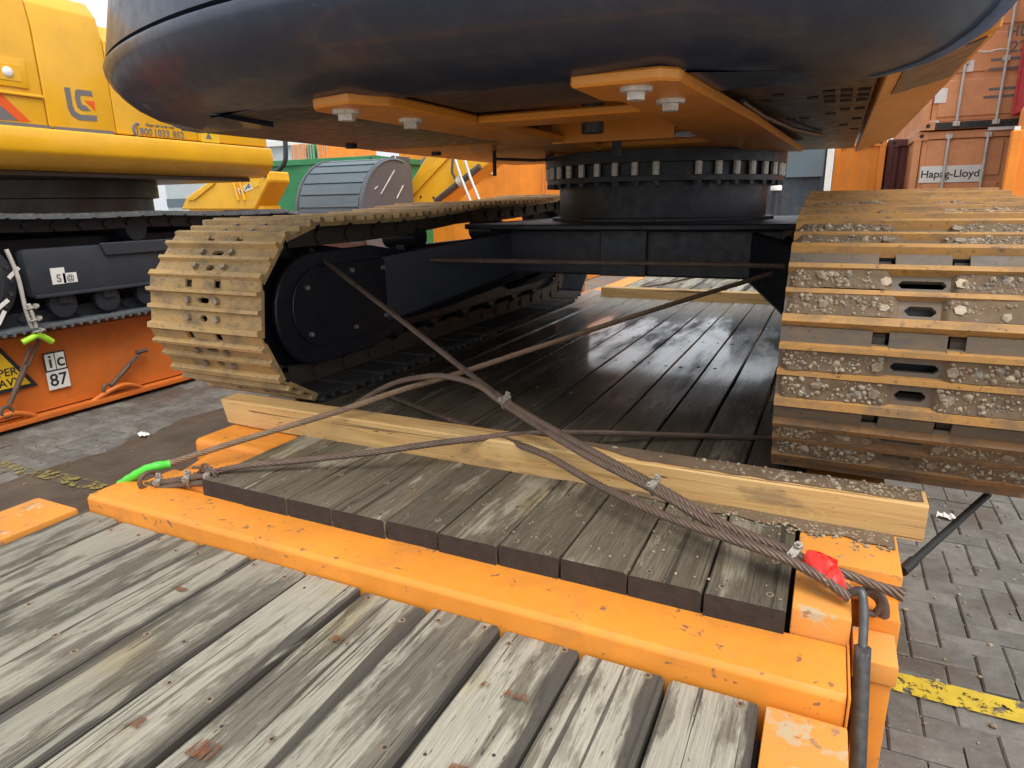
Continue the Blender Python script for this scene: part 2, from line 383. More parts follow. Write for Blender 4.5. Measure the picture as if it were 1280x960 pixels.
M['line'] = line_mat('yellow_line_paint', (0.62, 0.45, 0.03), 0.42)
M['line_faded'] = line_mat('faded_yellow_line_paint', (0.30, 0.24, 0.07), 0.50)

# ------------------------------------------------------------------ mesh builder
WP = {}
class MB:
    def __init__(s): s.V = []; s.F = []; s.I = []
    def add(s, V, F, m=0):
        o = len(s.V); s.V += [tuple(v) for v in V]
        s.F += [tuple(i + o for i in f) for f in F]; s.I += [m] * len(F); return s
    def box(s, x0, x1, y0, y1, z0, z1, m=0):
        V = [(x, y, z) for z in (z0, z1) for y in (y0, y1) for x in (x0, x1)]
        return s.add(V, [(0, 2, 3, 1), (4, 5, 7, 6), (0, 1, 5, 4), (2, 6, 7, 3), (0, 4, 6, 2), (1, 3, 7, 5)], m)
    def hexa(s, P, m=0):      # 8 corner points: bottom 4 round, top 4 round
        return s.add(P, [(3, 2, 1, 0), (4, 5, 6, 7), (0, 1, 5, 4), (1, 2, 6, 5), (2, 3, 7, 6), (3, 0, 4, 7)], m)
    def prism(s, poly, axis, a, b, m=0):
        n = len(poly)
        def mk(p, q):
            return {0: (q, p[0], p[1]), 1: (p[0], q, p[1]), 2: (p[0], p[1], q)}[axis]
        V = [mk(p, a) for p in poly] + [mk(p, b) for p in poly]
        F = [tuple(range(n)), tuple(range(2 * n - 1, n - 1, -1))] + [(i, (i + 1) % n, n + (i + 1) % n, n + i) for i in range(n)]
        return s.add(V, F, m)
    def cyl(s, p0, p1, r0, r1=None, n=12, m=0):
        p0, p1 = Vector(p0), Vector(p1); r1 = r0 if r1 is None else r1
        d = (p1 - p0).normalized(); a = d.orthogonal().normalized(); b = d.cross(a)
        V = []
        for p, r in ((p0, r0), (p1, r1)):
            V += [p + (a * math.cos(t) + b * math.sin(t)) * r for t in (2 * math.pi * i / n for i in range(n))]
        F = [(i, (i + 1) % n, n + (i + 1) % n, n + i) for i in range(n)] + [tuple(range(n - 1, -1, -1)), tuple(range(n, 2 * n))]
        return s.add(V, F, m)
    def lathe(s, prof, c, axis=2, n=48, m=0):      # profile (r, h) along axis
        V = []; k = len(prof)
        for i in range(n):
            t = 2 * math.pi * i / n; cs, sn = math.cos(t), math.sin(t)
            for r, h in prof:
                V.append({2: (c[0] + r * cs, c[1] + r * sn, c[2] + h), 0: (c[0] + h, c[1] + r * cs, c[2] + r * sn)}[axis])
        F = [(i * k + j, ((i + 1) % n) * k + j, ((i + 1) % n) * k + j + 1, i * k + j + 1) for i in range(n) for j in range(k - 1)]
        return s.add(V, F, m)
    def tube(s, pts, r, n=8, m=0):
        pts = [Vector(p) for p in pts]; k = len(pts)
        T = [(pts[min(i + 1, k - 1)] - pts[max(i - 1, 0)]).normalized() for i in range(k)]
        a = T[0].orthogonal().normalized(); V = []
        for i in range(k):
            a = (a - T[i] * a.dot(T[i])).normalized(); b = T[i].cross(a)
            rr = r[i] if isinstance(r, (list, tuple)) else r
            V += [pts[i] + (a * math.cos(t) + b * math.sin(t)) * rr for t in (2 * math.pi * j / n for j in range(n))]
        F = [(i * n + j, i * n + (j + 1) % n, (i + 1) * n + (j + 1) % n, (i + 1) * n + j) for i in range(k - 1) for j in range(n)]
        F += [tuple(range(n - 1, -1, -1)), tuple(range((k - 1) * n, k * n))]
        return s.add(V, F, m)
    def mesh(s, name, mats, smooth=None, bevel=0, seg=1, origin=(0, 0, 0)):
        me = bpy.data.meshes.new(name)
        o = Vector(origin)
        me.from_pydata([Vector(v) - o for v in s.V], [], s.F)
        for mt in (mats if isinstance(mats, (list, tuple)) else [mats]): me.materials.append(M[mt] if isinstance(mt, str) else mt)
        me.polygons.foreach_set('material_index', s.I)
        bm = bmesh.new(); bm.from_mesh(me)
        bmesh.ops.recalc_face_normals(bm, faces=bm.faces)
        if bevel:
            es = [e for e in bm.edges if len(e.link_faces) == 2 and e.calc_face_angle(0) > 0.5]
            bmesh.ops.bevel(bm, geom=es, offset=bevel, segments=seg, affect='EDGES', profile=0.6, clamp_overlap=True)
        bm.to_mesh(me); bm.free()
        if smooth:
            me.polygons.foreach_set('use_smooth', [True] * len(me.polygons))
            me.set_sharp_from_angle(angle=rad(smooth))
        return me
    def build(s, name, mats, parent=None, smooth=None, bevel=0, seg=1, origin=None):
        og = Vector(origin) if origin is not None else (WP[parent] if parent else Vector((0, 0, 0)))
        return place(name, s.mesh(name, mats, smooth, bevel, seg, og), parent, og)

def place(name, me, parent=None, loc=(0, 0, 0), rot=None):
    o = bpy.data.objects.new(name, me)
    COL.objects.link(o)
    loc = Vector(loc)
    if parent:
        o.parent = parent
        o.location = loc - WP[parent]
    else:
        o.location = loc
    if rot is not None: o.rotation_euler = rot
    WP[o] = loc.copy()
    return o
def thing(name, label, cat, loc=(0, 0, 0), group=None):
    o = place(name, None, None, loc); tag(o, label, cat, group); return o
def tag(o, label, cat, group=None):
    o['label'] = label; o['category'] = cat
    if group: o['group'] = group
    return o
def stuff(o): o['kind'] = 'stuff'; return o
def struct(o): o['kind'] = 'structure'; return o
def text(parent, name, s, size, loc, rot, mat, thick=0.0015, align='CENTER', sx=1.0):
    cu = bpy.data.curves.new(name, 'FONT'); cu.body = s; cu.size = size; cu.extrude = thick
    cu.align_x = align; cu.align_y = 'CENTER'; cu.offset = size * 0.012
    ob = bpy.data.objects.new('tmp', cu); COL.objects.link(ob)
    dg = bpy.context.evaluated_depsgraph_get(); dg.update()
    me = bpy.data.meshes.new_from_object(ob.evaluated_get(dg))
    bpy.data.objects.remove(ob)
    if sx != 1.0:
        for v in me.vertices: v.co.x *= sx
    me.materials.clear(); me.materials.append(M[mat])
    return place(name, me, parent, loc, rot)
FX = (rad(90), 0, rad(90))     # writing on a wall that faces +X
FY = (rad(90), 0, 0)           # writing on a wall that faces -Y

# pebble shapes (20 triangles each), scattered into one mesh
_bm = bmesh.new(); bmesh.ops.create_icosphere(_bm, subdivisions=1, radius=1)
PV = [v.co.copy() for v in _bm.verts]; PF = [tuple(v.index for v in f.verts) for f in _bm.faces]; _bm.free()
def pebble(mb, p, r, flat=0.7, up=Vector((0, 0, 1))):
    q = up.to_track_quat('Z', 'Y') @ Matrix.Rotation(rnd.uniform(0, 6.28), 3, 'Z').to_quaternion()
    s = Vector((rnd.uniform(.75, 1.3), rnd.uniform(.7, 1.15), flat * rnd.uniform(.7, 1.2)))
    mb.add([Vector(p) + q @ Vector((v.x * s.x * r * rnd.uniform(.78, 1.15), v.y * s.y * r * rnd.uniform(.78, 1.15), v.z * s.z * r * rnd.uniform(.78, 1.15))) for v in PV], PF, rnd.choice((0, 0, 1, 1, 2)))
STONES = ['stone_a', 'stone_b', 'stone_c']

# ================================================================== the yard
ZG = -0.65
g = MB().add([(-250, -40, ZG - .011), (250, -40, ZG - .011), (250, 400, ZG - .011), (-250, 400, ZG - .011)], [(0, 1, 2, 3)]).build('ground', 'yard')
struct(g)
# herringbone block paving, built stone by stone where the photograph shows it
PL, PW, PG = 0.211, 0.1055, 0.005
def paver_mesh(lx, ly):
    return MB().box(-lx / 2 + PG / 2, lx / 2 - PG / 2, -ly / 2 + PG / 2, ly / 2 - PG / 2, -0.05, 0).mesh('paver', 'paver', bevel=0.006)
PM = {0: paver_mesh(PL, PW), 1: paver_mesh(PW, PL)}
cand = []
for i in range(-70, 40):
    for j in range(-20, 110):
        for o in (0, 1):
            k = (i - j) % 4
            # 90-degree herringbone on a grid of half stones
            x, y = i * PW, j * PW
            if o == 0 and k == 0: c = (x + PW, y + PW / 2)
            elif o == 1 and k == 2: c = (x + PW / 2, y)
            else: continue
            right = 0.26 < c[0] < 2.4 and 0.5 < c[1] < 6.0
            left = -7.6 < c[0] < -2.3 and 0.6 < c[1] < 9.0
            if right or left: cand.append((c, o))
def seen(c):
    v = RW.transposed() @ (Vector((c[0], c[1], ZG)) - C0)
    if v.z < 0.3: return None
    x, y = 640 + FPX * v.x / v.z, 480 + FPX * v.y / v.z
    vis = (1085 < x < 1285 and 630 < y < 965) or (-5 < x < 330 and 470 < y < 640 and y > 535 - x * 0.29)
    return v.z if vis else None
far = MB()
near = sorted([(seen(c), c, o) for c, o in cand if seen(c)], key=lambda t: t[0])[:290]
nearset = {(c, o) for _, c, o in near}
for _, c, o in near:
    p = place('paver', PM[o], g, (c[0], c[1], ZG + rnd.uniform(-.003, .003)), (rnd.gauss(0, .006), rnd.gauss(0, .006), rnd.gauss(0, .008)))
for c, o in cand:
    if (c, o) in nearset: continue
    lx, ly = (PL, PW) if o == 0 else (PW, PL)
    z = ZG + rnd.uniform(-.003, .003)
    far.box(c[0] - lx / 2 + .0025, c[0] + lx / 2 - .0025, c[1] - ly / 2 + .0025, c[1] + ly / 2 - .0025, ZG - .05, z)
stuff(far.build('paver_field', 'paver', g))
# brown dirt washed over the blocks between the two racks
db = MB(); e1 = []; e2 = []
for i in range(80):
    y = 0.4 + i * 0.1
    e1.append((-4.55 + 0.16 * mnoise.noise((y * 1.3, 0, 3)) + 0.07 * mnoise.noise((y * 6, 0, 9)) + 0.02 * (y - 2), y, ZG + .006))
    e2.append((-1.5, y, ZG + .012))
nn = len(e1)
db.add(e1 + e2, [(i, nn + i, nn + i + 1, i + 1) for i in range(nn - 1)])
o = db.build('dirt', 'dirt'); struct(o)
# painted line across the yard
def line(x0, x1, y, w, mat, z):
    mb = MB(); n = 30; a = []; b = []
    for i in range(n + 1):
        x = x0 + (x1 - x0) * i / n
        a.append((x, y + .012 * mnoise.noise((x * 7, 1, 0)), z)); b.append((x, y + w + .012 * mnoise.noise((x * 7, 5, 0)), z))
    mb.add(a + b, [(i, i + 1, n + 2 + i, n + 1 + i) for i in range(n)])
    return struct(mb.build('painted_line', mat))
line(0.2, 4.0, 2.29, 0.11, 'line', ZG + .0075)
line(-6.2, -4.55, 2.20, 0.12, 'line_faded', ZG + .0075)
line(-4.55, -3.2, 2.22, 0.11, 'line_faded', ZG + .0175)
# loose grit on the blocks
gr = MB()
for _ in range(260):
    x, y = rnd.uniform(.28, 1.5), rnd.uniform(1.2, 4.6)
    pebble(gr, (x, y, ZG + .004), rnd.choice((.004, .006, .008, .012)) * rnd.uniform(.7, 1.2))
for _ in range(150):
    x, y = rnd.uniform(-5.4, -2.6), rnd.uniform(1.7, 5.0)
    pebble(gr, (x, y, ZG + .014), rnd.choice((.004, .006, .01)))
tag(stuff(gr.build('loose_grit', STONES)), 'loose grit scattered over the block paving', 'grit')
def litter(px, py, z, l, lab):
    p = pZ(px, py, z); mb = MB(); n = 8
    V = []
    for i in range(n + 1):
        t = i / n - .5
        V += [(p.x + t * l, p.y - .02 + .01 * math.sin(i), p.z + .004 + .014 * abs(math.sin(i * 1.3))), (p.x + t * l * .8, p.y + .03, p.z + .003 + .02 * abs(math.cos(i)))]
    mb.add(V, [(2 * i, 2 * i + 2, 2 * i + 3, 2 * i + 1) for i in range(n)])
    o = mb.build('litter', 'white', smooth=40, origin=p); tag(o, lab, 'litter')
litter(178, 545, ZG + .014, .11, 'crumpled white scrap lying on the brown dirt between the racks')
litter(1183, 648, ZG + .004, .10, 'crumpled white scrap on the grey paving beneath the muddy track')

# ================================================================== the flat racks
def screw_mesh():
    mb = MB(); mb.cyl((0, 0, -.003), (0, 0, .0022), .0105, .0095, 12, 0); mb.cyl((0, 0, .0020), (0, 0, .0029), .0042, .0042, 6, 1)
    return mb.mesh('screw', ['bolt', 'grime_shade'])
SCREW = screw_mesh()
def plank(parent, x0, x1, y0, y1, ztop, th, mat, screws_y, bev=.008, gap=.0035):
    """one board: slightly cupped and crooked, own origin so that its grain is its own"""
    g_ = gap; nx = [x0 + g_, x1 - g_]; mb = MB(); N = max(2, int((y1 - y0) / .35))
    cx = (x0 + x1) / 2; V = []; ph = rnd.uniform(0, 50)
    bl, br_ = rnd.uniform(.4, 1.8) * bev, rnd.uniform(.4, 1.8) * bev
    for i in range(N + 1):
        y = y0 + (y1 - y0) * i / N
        wl, wr = .004 * mnoise.noise((y * 1.5, ph, 0)), .004 * mnoise.noise((y * 1.5, ph + 9, 0))
        dz = .0035 * mnoise.noise((y * .9, ph, 4))
        a, b = nx[0] + wl, nx[1] + wr
        V += [(a, y, ztop - th), (a, y, ztop - bl + dz), (a + bl, y, ztop + dz), (b - br_, y, ztop + dz), (b, y, ztop - br_ + dz), (b, y, ztop - th)]
    F = [tuple(range(5, -1, -1)), tuple(range(N * 6, N * 6 + 6))]
    F += [(i * 6 + j, i * 6 + (j + 1) % 6, (i + 1) * 6 + (j + 1) % 6, (i + 1) * 6 + j) for i in range(N) for j in range(6)]
    mb.add(V, F)
    o = mb.build('plank', mat, parent, origin=(cx, y0, ztop))
    for sy in screws_y:
        for fx in (.22, .78):
            if rnd.random() < .9:
                place('screw', SCREW, o, (x0 + (x1 - x0) * (fx + rnd.uniform(-.05, .05)), sy + rnd.uniform(-.03, .03), ztop - .0015), (0, 0, rnd.uniform(0, 3)))
    return o

# --- the middle rack that carries the machine
rack = thing('flat_rack', 'orange steel flat rack with dark plank deck carrying the black and orange excavator', 'flat rack', (-1.02, 4.0, ZG))
def rbox(name, x0, x1, y0, y1, z0, z1, mat='orange', parent=rack, bev=.008, seg=2):
    return MB().box(x0, x1, y0, y1, z0, z1).build(name, mat, parent, smooth=35, bevel=bev, seg=seg)
# near cross beam with its chamfered nose
def cross_beam(y0, y1, flip=False):
    s = [(y0, -.30), (y0, .047), (y0 + .011, .06), (y1 + .03, .06), (y1 + .03, -.30)]
    if flip: s = [(y0 + y1 - a, b) for a, b in s]
    mb = MB()
    N = 26; V = []; k = len(s)
    for i in range(N + 1):
        x = -2.218 + (2.335) * i / N
        d = .0025 * mnoise.noise((x * 3, 2, 1))
        V += [(x, a, b + (d if b > 0 else 0)) for a, b in s]
    F = [tuple(range(k - 1, -1, -1)), tuple(range(N * k, N * k + k))] + [(i * k + j, i * k + (j + 1) % k, (i + 1) * k + (j + 1) % k, (i + 1) * k + j) for i in range(N) for j in range(k)]
    mb.add(V, F)
    return mb.build('cross_beam', 'orange', rack, smooth=25, bevel=.004, seg=2)
cross_beam(1.25, 1.39)
cross_beam(6.61, 6.75, True)
xs = [-1.842,  -1.655, -1.462, -1.284, -1.09, -.912, -.727, -.548, -.37, -.19, -.006]
for a, b in zip(xs, xs[1:]):
    fe = 1.41 + rnd.uniform(-.004, .004)
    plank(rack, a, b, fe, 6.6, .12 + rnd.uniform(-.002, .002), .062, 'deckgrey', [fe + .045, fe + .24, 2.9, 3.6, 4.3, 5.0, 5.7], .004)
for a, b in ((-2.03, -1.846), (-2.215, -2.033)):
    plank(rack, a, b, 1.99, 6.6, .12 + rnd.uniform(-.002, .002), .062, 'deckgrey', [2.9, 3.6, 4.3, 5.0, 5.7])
# side rails and lashing pockets
rbox('side_rail', -2.24, -2.219, 1.98, 6.6, -.30, .116, 'orange_worn')
rbox('side_rail', .000, .235, 1.98, 6.6, -.30, .116, 'orange_worn')
rbox('side_beam', -2.20, -2.06, 1.25, 6.75, -.56, -.305, 'orange_red')
rbox('side_beam', .06, .20, 1.55, 6.75, -.56, -.305, 'orange_red')
rbox('side_flange', -2.24, -2.02, 1.25, 6.75, -.62, -.565, 'orange_red')
rbox('side_flange', .02, .225, 1.55, 6.75, -.62, -.565, 'orange_red')
# left corner: rounded block and the low plate beside the planks
rbox('lashing_block', -2.235, -1.848, 1.70, 1.975, -.30, .112, 'orange', bev=.03, seg=4)
MB().hexa([(-2.05, 1.43, -.05), (-1.848, 1.43, -.05), (-1.848, 1.698, -.05), (-2.10, 1.698, -.05), (-2.05, 1.43, .072), (-1.848, 1.43, .080), (-1.848, 1.698, .100), (-2.10, 1.698, .09)]).build('corner_plate', 'orange', rack, smooth=35, bevel=.006)
rbox('corner_post', -2.235, -2.11, 1.43, 1.60, -.60, .02, 'orange')
# right corner: worn blocks either side of the lashing pocket, stake post below
rbox('lashing_block', .002, .122, 1.425, 1.60, .0, .122, 'orange_chipped', bev=.005)
rbox('lashing_block', .002, .238, 1.672, 1.975, -.20, .119, 'orange_worn', bev=.006)
rbox('step_plate', .024, .236, 1.655, 1.69, .04, .092, 'orange', bev=.006)
rbox('stake_post', .152, .232, 1.56, 1.668, -.62, .062, 'orange', bev=.008)
rbox('post_cap', .135, .222, 1.43, 1.556, -.02, .03, 'orange_chipped', bev=.004)
rbox('corner_post', .150, .214, 1.435, 1.545, -.63, -.022, 'orange', bev=.008)
rbox('corner_web', .06, .128, 1.26, 1.43, -.63, -.31, 'orange', bev=.006)
rbox('beam_end_plate', .1185, .1235, 1.245, 1.44, -.08, .062, 'orange', bev=.002)
# far corner blocks
rbox('lashing_block', -2.235, -1.848, 6.63, 6.9, -.30, .112, 'orange', bev=.02)
# --- the rack in front, its boards under our feet
rackF = thing('flat_rack', 'orange flat rack with pale bleached grey planks, empty, end to end with the loaded one', 'flat rack', (-1.1, 0, ZG))
fx = [-2.245, -2.06, -1.868, -1.669, -1.458, -1.248, -1.055, -.838, -.633, -.43, -.228, -.034]
for a, b in zip(fx, fx[1:]):
    fe = 1.243 + rnd.uniform(-.006, .004)
    plank(rackF, a, b, -1.6, fe, rnd.uniform(-.006, .003), .06, 'deckpale', [fe - .035, .78 + rnd.uniform(-.1, .1), .35, -.3], .0065, .0048)
rbox('side_rail', -2.48, -2.250, -1.6, 1.235, -.3, .012, 'orange_worn', rackF, .012)
rbox('side_rail', -.026, .124, -1.6, 1.236, -.3, .004, 'orange_chipped', rackF, .006)
rbox('side_beam', -2.44, -2.3, -1.6, 1.23, -.60, -.305, 'orange_red', rackF)
rbox('side_beam', .0, .115, -1.6, 1.20, -.60, -.305, 'orange_red', rackF)
rbox('under_plate', -2.24, -.03, -1.6, 1.22, -.35, -.07, 'grime_shade', rackF, 0.002, 1)
# rusty strap marks left on the bleached boards
for px, py, w, h in ((425, 802, .05, .022), (648, 872, .055, .02), (607, 858, .018, .016), (255, 940, .05, .045), (172, 905, .03, .03), (225, 738, .05, .018), (575, 965, .04, .02)):
    p = pZ(px, py, 0)
    w *= .55; h *= .5
    V = [(p.x - w, p.y - h, .0062), (p.x + w, p.y - h * .8, .0062), (p.x + w * .95, p.y + h, .0062), (p.x - w * .9, p.y + h * .9, .0062)]
    MB().add(V, [(0, 1, 2, 3)]).build('rust_mark', 'rustmark', rackF)
# --- the rack behind
rackB = thing('flat_rack', 'flat rack with pale dry boards beyond the loaded rack, under the machine', 'flat rack', (-1.1, 8.4, ZG))
for i in range(11):
    plank(rackB, -2.24 + i * .2, -2.04 + i * .2, 6.80, 10.5, rnd.uniform(0, .006), .06, 'deckpale', [6.86], .01)
rbox('side_rail', -2.48, -2.250, 6.80, 10.5, -.3, .0, 'orange_worn', rackB)
rbox('side_rail', -.03, .20, 6.80, 10.5, -.3, .0, 'orange_worn', rackB)
rbox('under_plate', -2.24, -.04, 6.82, 10.5, -.62, -.07, 'grime_shade', rackB, .002, 1)

# --- timbers that chock the tracks
def timber(x0, x1, y0, y1, z0, z1, mat, label, split=False):
    mb = MB(); N = 14; V = []
    for i in range(N + 1):
        x = x0 + (x1 - x0) * i / N
        d = .004 * mnoise.noise((x * 2, 0, 1)); e = .001 * mnoise.noise((x * 2, 7, 1))
        V += [(x, y0 + d, z0), (x, y0 + d, z1 - .006 + e), (x, y0 + d + .006, z1 + e), (x, y1 + d - .006, z1 + e), (x, y1 + d, z1 - .006 + e), (x, y1 + d, z0)]
    if split:      # broken lower corner at the left end
        V[0] = (x0 + .020, y0 + .010, z0 + .0); V[1] = (x0 + .004, y0 + .003, z1 - .010); V[5] = (x0 + .01, y1, z0)
    F = [tuple(range(5, -1, -1)), tuple(range(N * 6, N * 6 + 6))]
    F += [(i * 6 + j, i * 6 + (j + 1) % 6, (i + 1) * 6 + (j + 1) % 6, (i + 1) * 6 + j) for i in range(N) for j in range(6)]
    mb.add(V, F)
    o = mb.build('chock_timber', mat, None, smooth=30, origin=(x0, y0, z0))
    return tag(o, label, 'timber')
timber(-2.27, .300, 1.885, 1.992, .118, .222, 'timber', 'long yellow pine timber chocking the tracks, gravel strewn on one end', True)
timber(-1.95, -.10, 6.10, 6.20, .118, .215, 'fartimber', 'short pine timber lying behind the tracks at the shaded far end of the deck')
# gravel that fell from the muddy track
gm = MB()
def zt(x, y): return .222
for _ in range(900):
    x = .22 - abs(rnd.gauss(0, .26)); y = 1.885 - abs(rnd.gauss(0, .035))
    if x < -.6: continue
    pebble(gm, (x, y, .122), rnd.choice((.003, .004, .005, .007)))
for _ in range(170):
    x = .285 - abs(rnd.gauss(0, .27)); y = rnd.uniform(1.905, 1.99)
    if x < -.75: continue
    pebble(gm, (x, y, .2245), rnd.choice((.003, .004, .005, .007, .009)))
for _ in range(120):
    pebble(gm, (rnd.uniform(-.9, -.02), rnd.uniform(1.43, 1.88), .122), rnd.choice((.002, .003, .0045)))
o = stuff(gm.build('fallen_gravel', STONES)); tag(o, 'fine gravel fallen on the timber and deck below the muddy track', 'gravel')
dm = MB(); nn = 40; a = []; b = []
for i in range(nn + 1):
    x = -.62 + .85 * i / nn
    a.append((x, 1.882, .1265)); b.append((x, 1.882 - (.02 + .055 * (i / nn) + .03 * mnoise.noise((x * 14, 0, 0))) * min(1, i / 10), .1235))
dm.add(a + b, [(i, i + 1, nn + 2 + i, nn + 1 + i) for i in range(nn)])
a = []; b = []; o_ = len(dm.V)
for i in range(nn + 1):
    x = -.80 + 1.09 * i / nn
    t = min(1, i / 12)
    a.append((x, 1.990, .2240)); b.append((x, 1.990 - (.045 + .045 * t + .012 * mnoise.noise((x * 18, 3, 0))) * t, .2240))
dm.add(a + b, [(i, i + 1, nn + 2 + i, nn + 1 + i) for i in range(nn)])
tag(stuff(dm.build('mud_smear', 'mud')), 'thin muddy smear on the pine timber and along its foot', 'mud')

# ================================================================== crawler tracks
W = 0.66
def shoe_mesh(nm, mats, pitch, s1=.034, s2=.022):
    h = pitch / 2
    lip = [(-h - .012, .002), (-h - .012, .010), (-h + .030, .013)]
    r1 = [(-h + .033, .036), (-h + .047, .036), (-h + .054, .011)]
    r2 = [(-.010, .011), (-.005, .030), (.009, .030), (.014, .011)]
    r3 = [(h - .044, .011), (h - .037, .033), (h - .014, .033), (h - .008, .003)]
    bot = [(h - .008, -.006), (-h + .028, -.006), (-h + .022, .002)]
    full = lip + r1 + r2 + r3 + bot
    nolip = [(-h + .024, .002), (-h + .027, .012)] + r1 + r2 + r3 + [(h - .008, -.006), (-h + .028, -.006)]
    p1 = lip + r1 + [(-h + .068, .011), (-h + .068, -.006)] + bot[1:]
    p2 = [(-.022, -.006), (-.022, .011)] + r2 + [(.029, .011), (.029, -.006)]
    p23 = [(-.022, -.006), (-.022, .011)] + r2 + r3 + [(h - .008, -.006)]
    p3 = [(h - .056, -.006), (h - .056, .011)] + r3 + [(h - .008, -.006)]
    mb = MB()
    def seg(poly, xa, xb):
        n = len(poly)
        V = [(xa, u, w) for u, w in poly] + [(xb, u, w) for u, w in poly]
        mb.add(V, [tuple(range(n)), tuple(range(2 * n - 1, n - 1, -1))], 0)
        for i in range(n):
            j = (i + 1) % n
            hi = max(poly[i][1], poly[j][1]) > .02
            o = len(mb.V) - 2 * n
            low = max(poly[i][1], poly[j][1]) < .004  # inward faces, whose shade is put into the colour of the last slot
            mb.F.append((o + i, o + j, o + n + j, o + n + i)); mb.I.append(1 if hi else (3 if low else 0))
    hw = W / 2
    for sgn in (-1, 1):
        seg(full, sgn * .105, sgn * hw); seg(nolip, sgn * .065, sgn * .105); seg(full, sgn * s1, sgn * .065)
        seg(p1, sgn * s2, sgn * s1); seg(p23, sgn * s2, sgn * s1)
    for p in (p1, p2, p3): seg(p, -s2, s2)
    for (ua, ub), sw in (((-h + .068, -.022), s1), ((.029, h - .056), s2)):
        for sx in (-1, 1):
            for ue, sg_ in ((ua, 1), (ub, -1)):
                q = .4 * (ub - ua)
                mb.prism([(sx * sw, ue), (sx * (sw - q), ue), (sx * sw, ue + sg_ * q)], 2, -.006, .0108, 0)
    for u in ((-h + .054 - .012) / 2 + .002, (h - .044 + .014) / 2):
        for x in (-.085, .085):
            mb.cyl((x, u, .010), (x, u, .029), .0155, .0145, 6, 2)
    return mb.mesh(nm, mats)

def track_path(A, B, rA, rB, sag, step=.004):
    """closed (y,z) path of the shoe plates: over the top towards A (near drum), down its nose, back along the bottom"""
    pts = []
    Ya, Za = A; Yb, Zb = B
    n = 200
    for i in range(n):           # top run from B to A
        t = i / n
        pts.append((Yb + (Ya - Yb) * t, Zb + rB + (Za + rA - Zb - rB) * t - (sag(t) if callable(sag) else sag * abs(math.sin(2 * math.pi * t)) ** 1.2)))
    for i in range(n):
        t = math.pi * i / n
        pts.append((Ya - rA * math.sin(t), Za + rA * math.cos(t)))
    for i in range(n):
        t = i / n
        pts.append((Ya + (Yb - Ya) * t, Za - rA + (Zb - rB - Za + rA) * t))
    for i in range(n):
        t = math.pi * i / n
        pts.append((Yb + rB * math.sin(t), Zb - rB * math.cos(t)))
    return pts
def nodes_on(pts, pitch, phase):
    P = np.array(pts + [pts[0]]); d = np.linalg.norm(np.diff(P, axis=0), axis=1); s = np.concatenate([[0], np.cumsum(d)])
    L = s[-1]; N = round(L / pitch); q = (np.arange(N) + phase) * L / N % L
    return np.stack([np.interp(q, s, P[:, 0]), np.interp(q, s, P[:, 1])], 1)
def make_track(parent, xc, A, B, rA, rB, sag, pitch, phase, shoe, chain_mat, name='crawler_track', shoe_low=None):
    """links as the track's own mesh, each shoe a sub-part; returns the track and its shoe frames"""
    nd = nodes_on(track_path(A, B, rA, rB, sag), pitch, phase)
    N = len(nd); ch = MB(); fr = []
    for i in range(N):
        p, q = nd[i], nd[(i + 1) % N]
        m = (p + q) / 2; u = (q - p) / np.linalg.norm(q - p); nrm = np.array([-u[1], u[0]])
        if u[0] < 0 and abs(u[1]) < .5 and nrm[1] < 0: nrm = -nrm
        ctr = np.array([(A[0] + B[0]) / 2, (A[1] + B[1]) / 2])
        nrm = np.array([u[1], -u[0]])
        fr.append((m, u, nrm))
        for sx in (-.095, .095):
            V = []
            for k in (-.022, .022):
                for a, b in ((-pitch * .53, -.030), (-pitch * .46, -.105), (pitch * .46, -.105), (pitch * .53, -.030), (pitch * .47, -.008), (-pitch * .47, -.008)):
                    w = m + u * a + nrm * b
                    V.append((xc + sx + k, w[0], w[1]))
            ch.add(V, [tuple(range(6)), tuple(range(11, 5, -1))] + [(j, (j + 1) % 6, 6 + (j + 1) % 6, 6 + j) for j in range(6)])
        w = nd[i] + nrm * -.06
        ch.cyl((xc - .135, w[0], w[1]), (xc + .135, w[0], w[1]), .028, n=8)
    tr = ch.build(name, chain_mat, parent)
    for m, u, nrm in fr:
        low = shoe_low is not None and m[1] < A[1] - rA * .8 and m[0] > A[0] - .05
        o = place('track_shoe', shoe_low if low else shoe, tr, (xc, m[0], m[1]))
        mt = Matrix(((1, 0, 0), (0, u[0], nrm[0]), (0, u[1], nrm[1])))
        if mt.determinant() < 0: mt = Matrix(((-1, 0, 0), (0, u[0], nrm[0]), (0, u[1], nrm[1])))
        o.rotation_euler = mt.to_euler()
    return tr, fr

PITCH = .226
exc = thing('excavator', 'black and orange crawler excavator seen from behind, lashed down on the plank deck', 'excavator', (-1.09, 4.1, .12))
SH_L = shoe_mesh('track_shoe', ['shoe_tan', 'ridge_tan', 'bolt', 'black'], PITCH)
SH_R = shoe_mesh('track_shoe', ['shoe_mud', 'ridge_rust', 'bolt', 'black'], PITCH, .055, .036)
SH_SHADE = shoe_mesh('track_shoe', ['grime_shade', 'shoe_new', 'bolt', 'grime_shade'], PITCH)  # bottom-run shoes: shade under the machine and black paint, put into dark materials
A, B = (2.335, .538), (5.63, .60)
RA, RB = .383, .445
XL, XR = -2.385, .228
trL, frL = make_track(exc, XL, A, B, RA, RB, .022, PITCH, .66, SH_L, 'linkgrime', shoe_low=SH_SHADE)
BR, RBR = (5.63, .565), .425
trR, frR = make_track(exc, XR, A, BR, RA, RBR, lambda t: -.058 * math.exp(-((t - .74) / .17) ** 2), PITCH, .60, SH_R, 'linkgrime', shoe_low=SH_SHADE)
SH_RL = shoe_mesh('track_shoe', ['shoe_mud', 'ridge_dark', 'bolt', 'black'], PITCH, .055, .036)
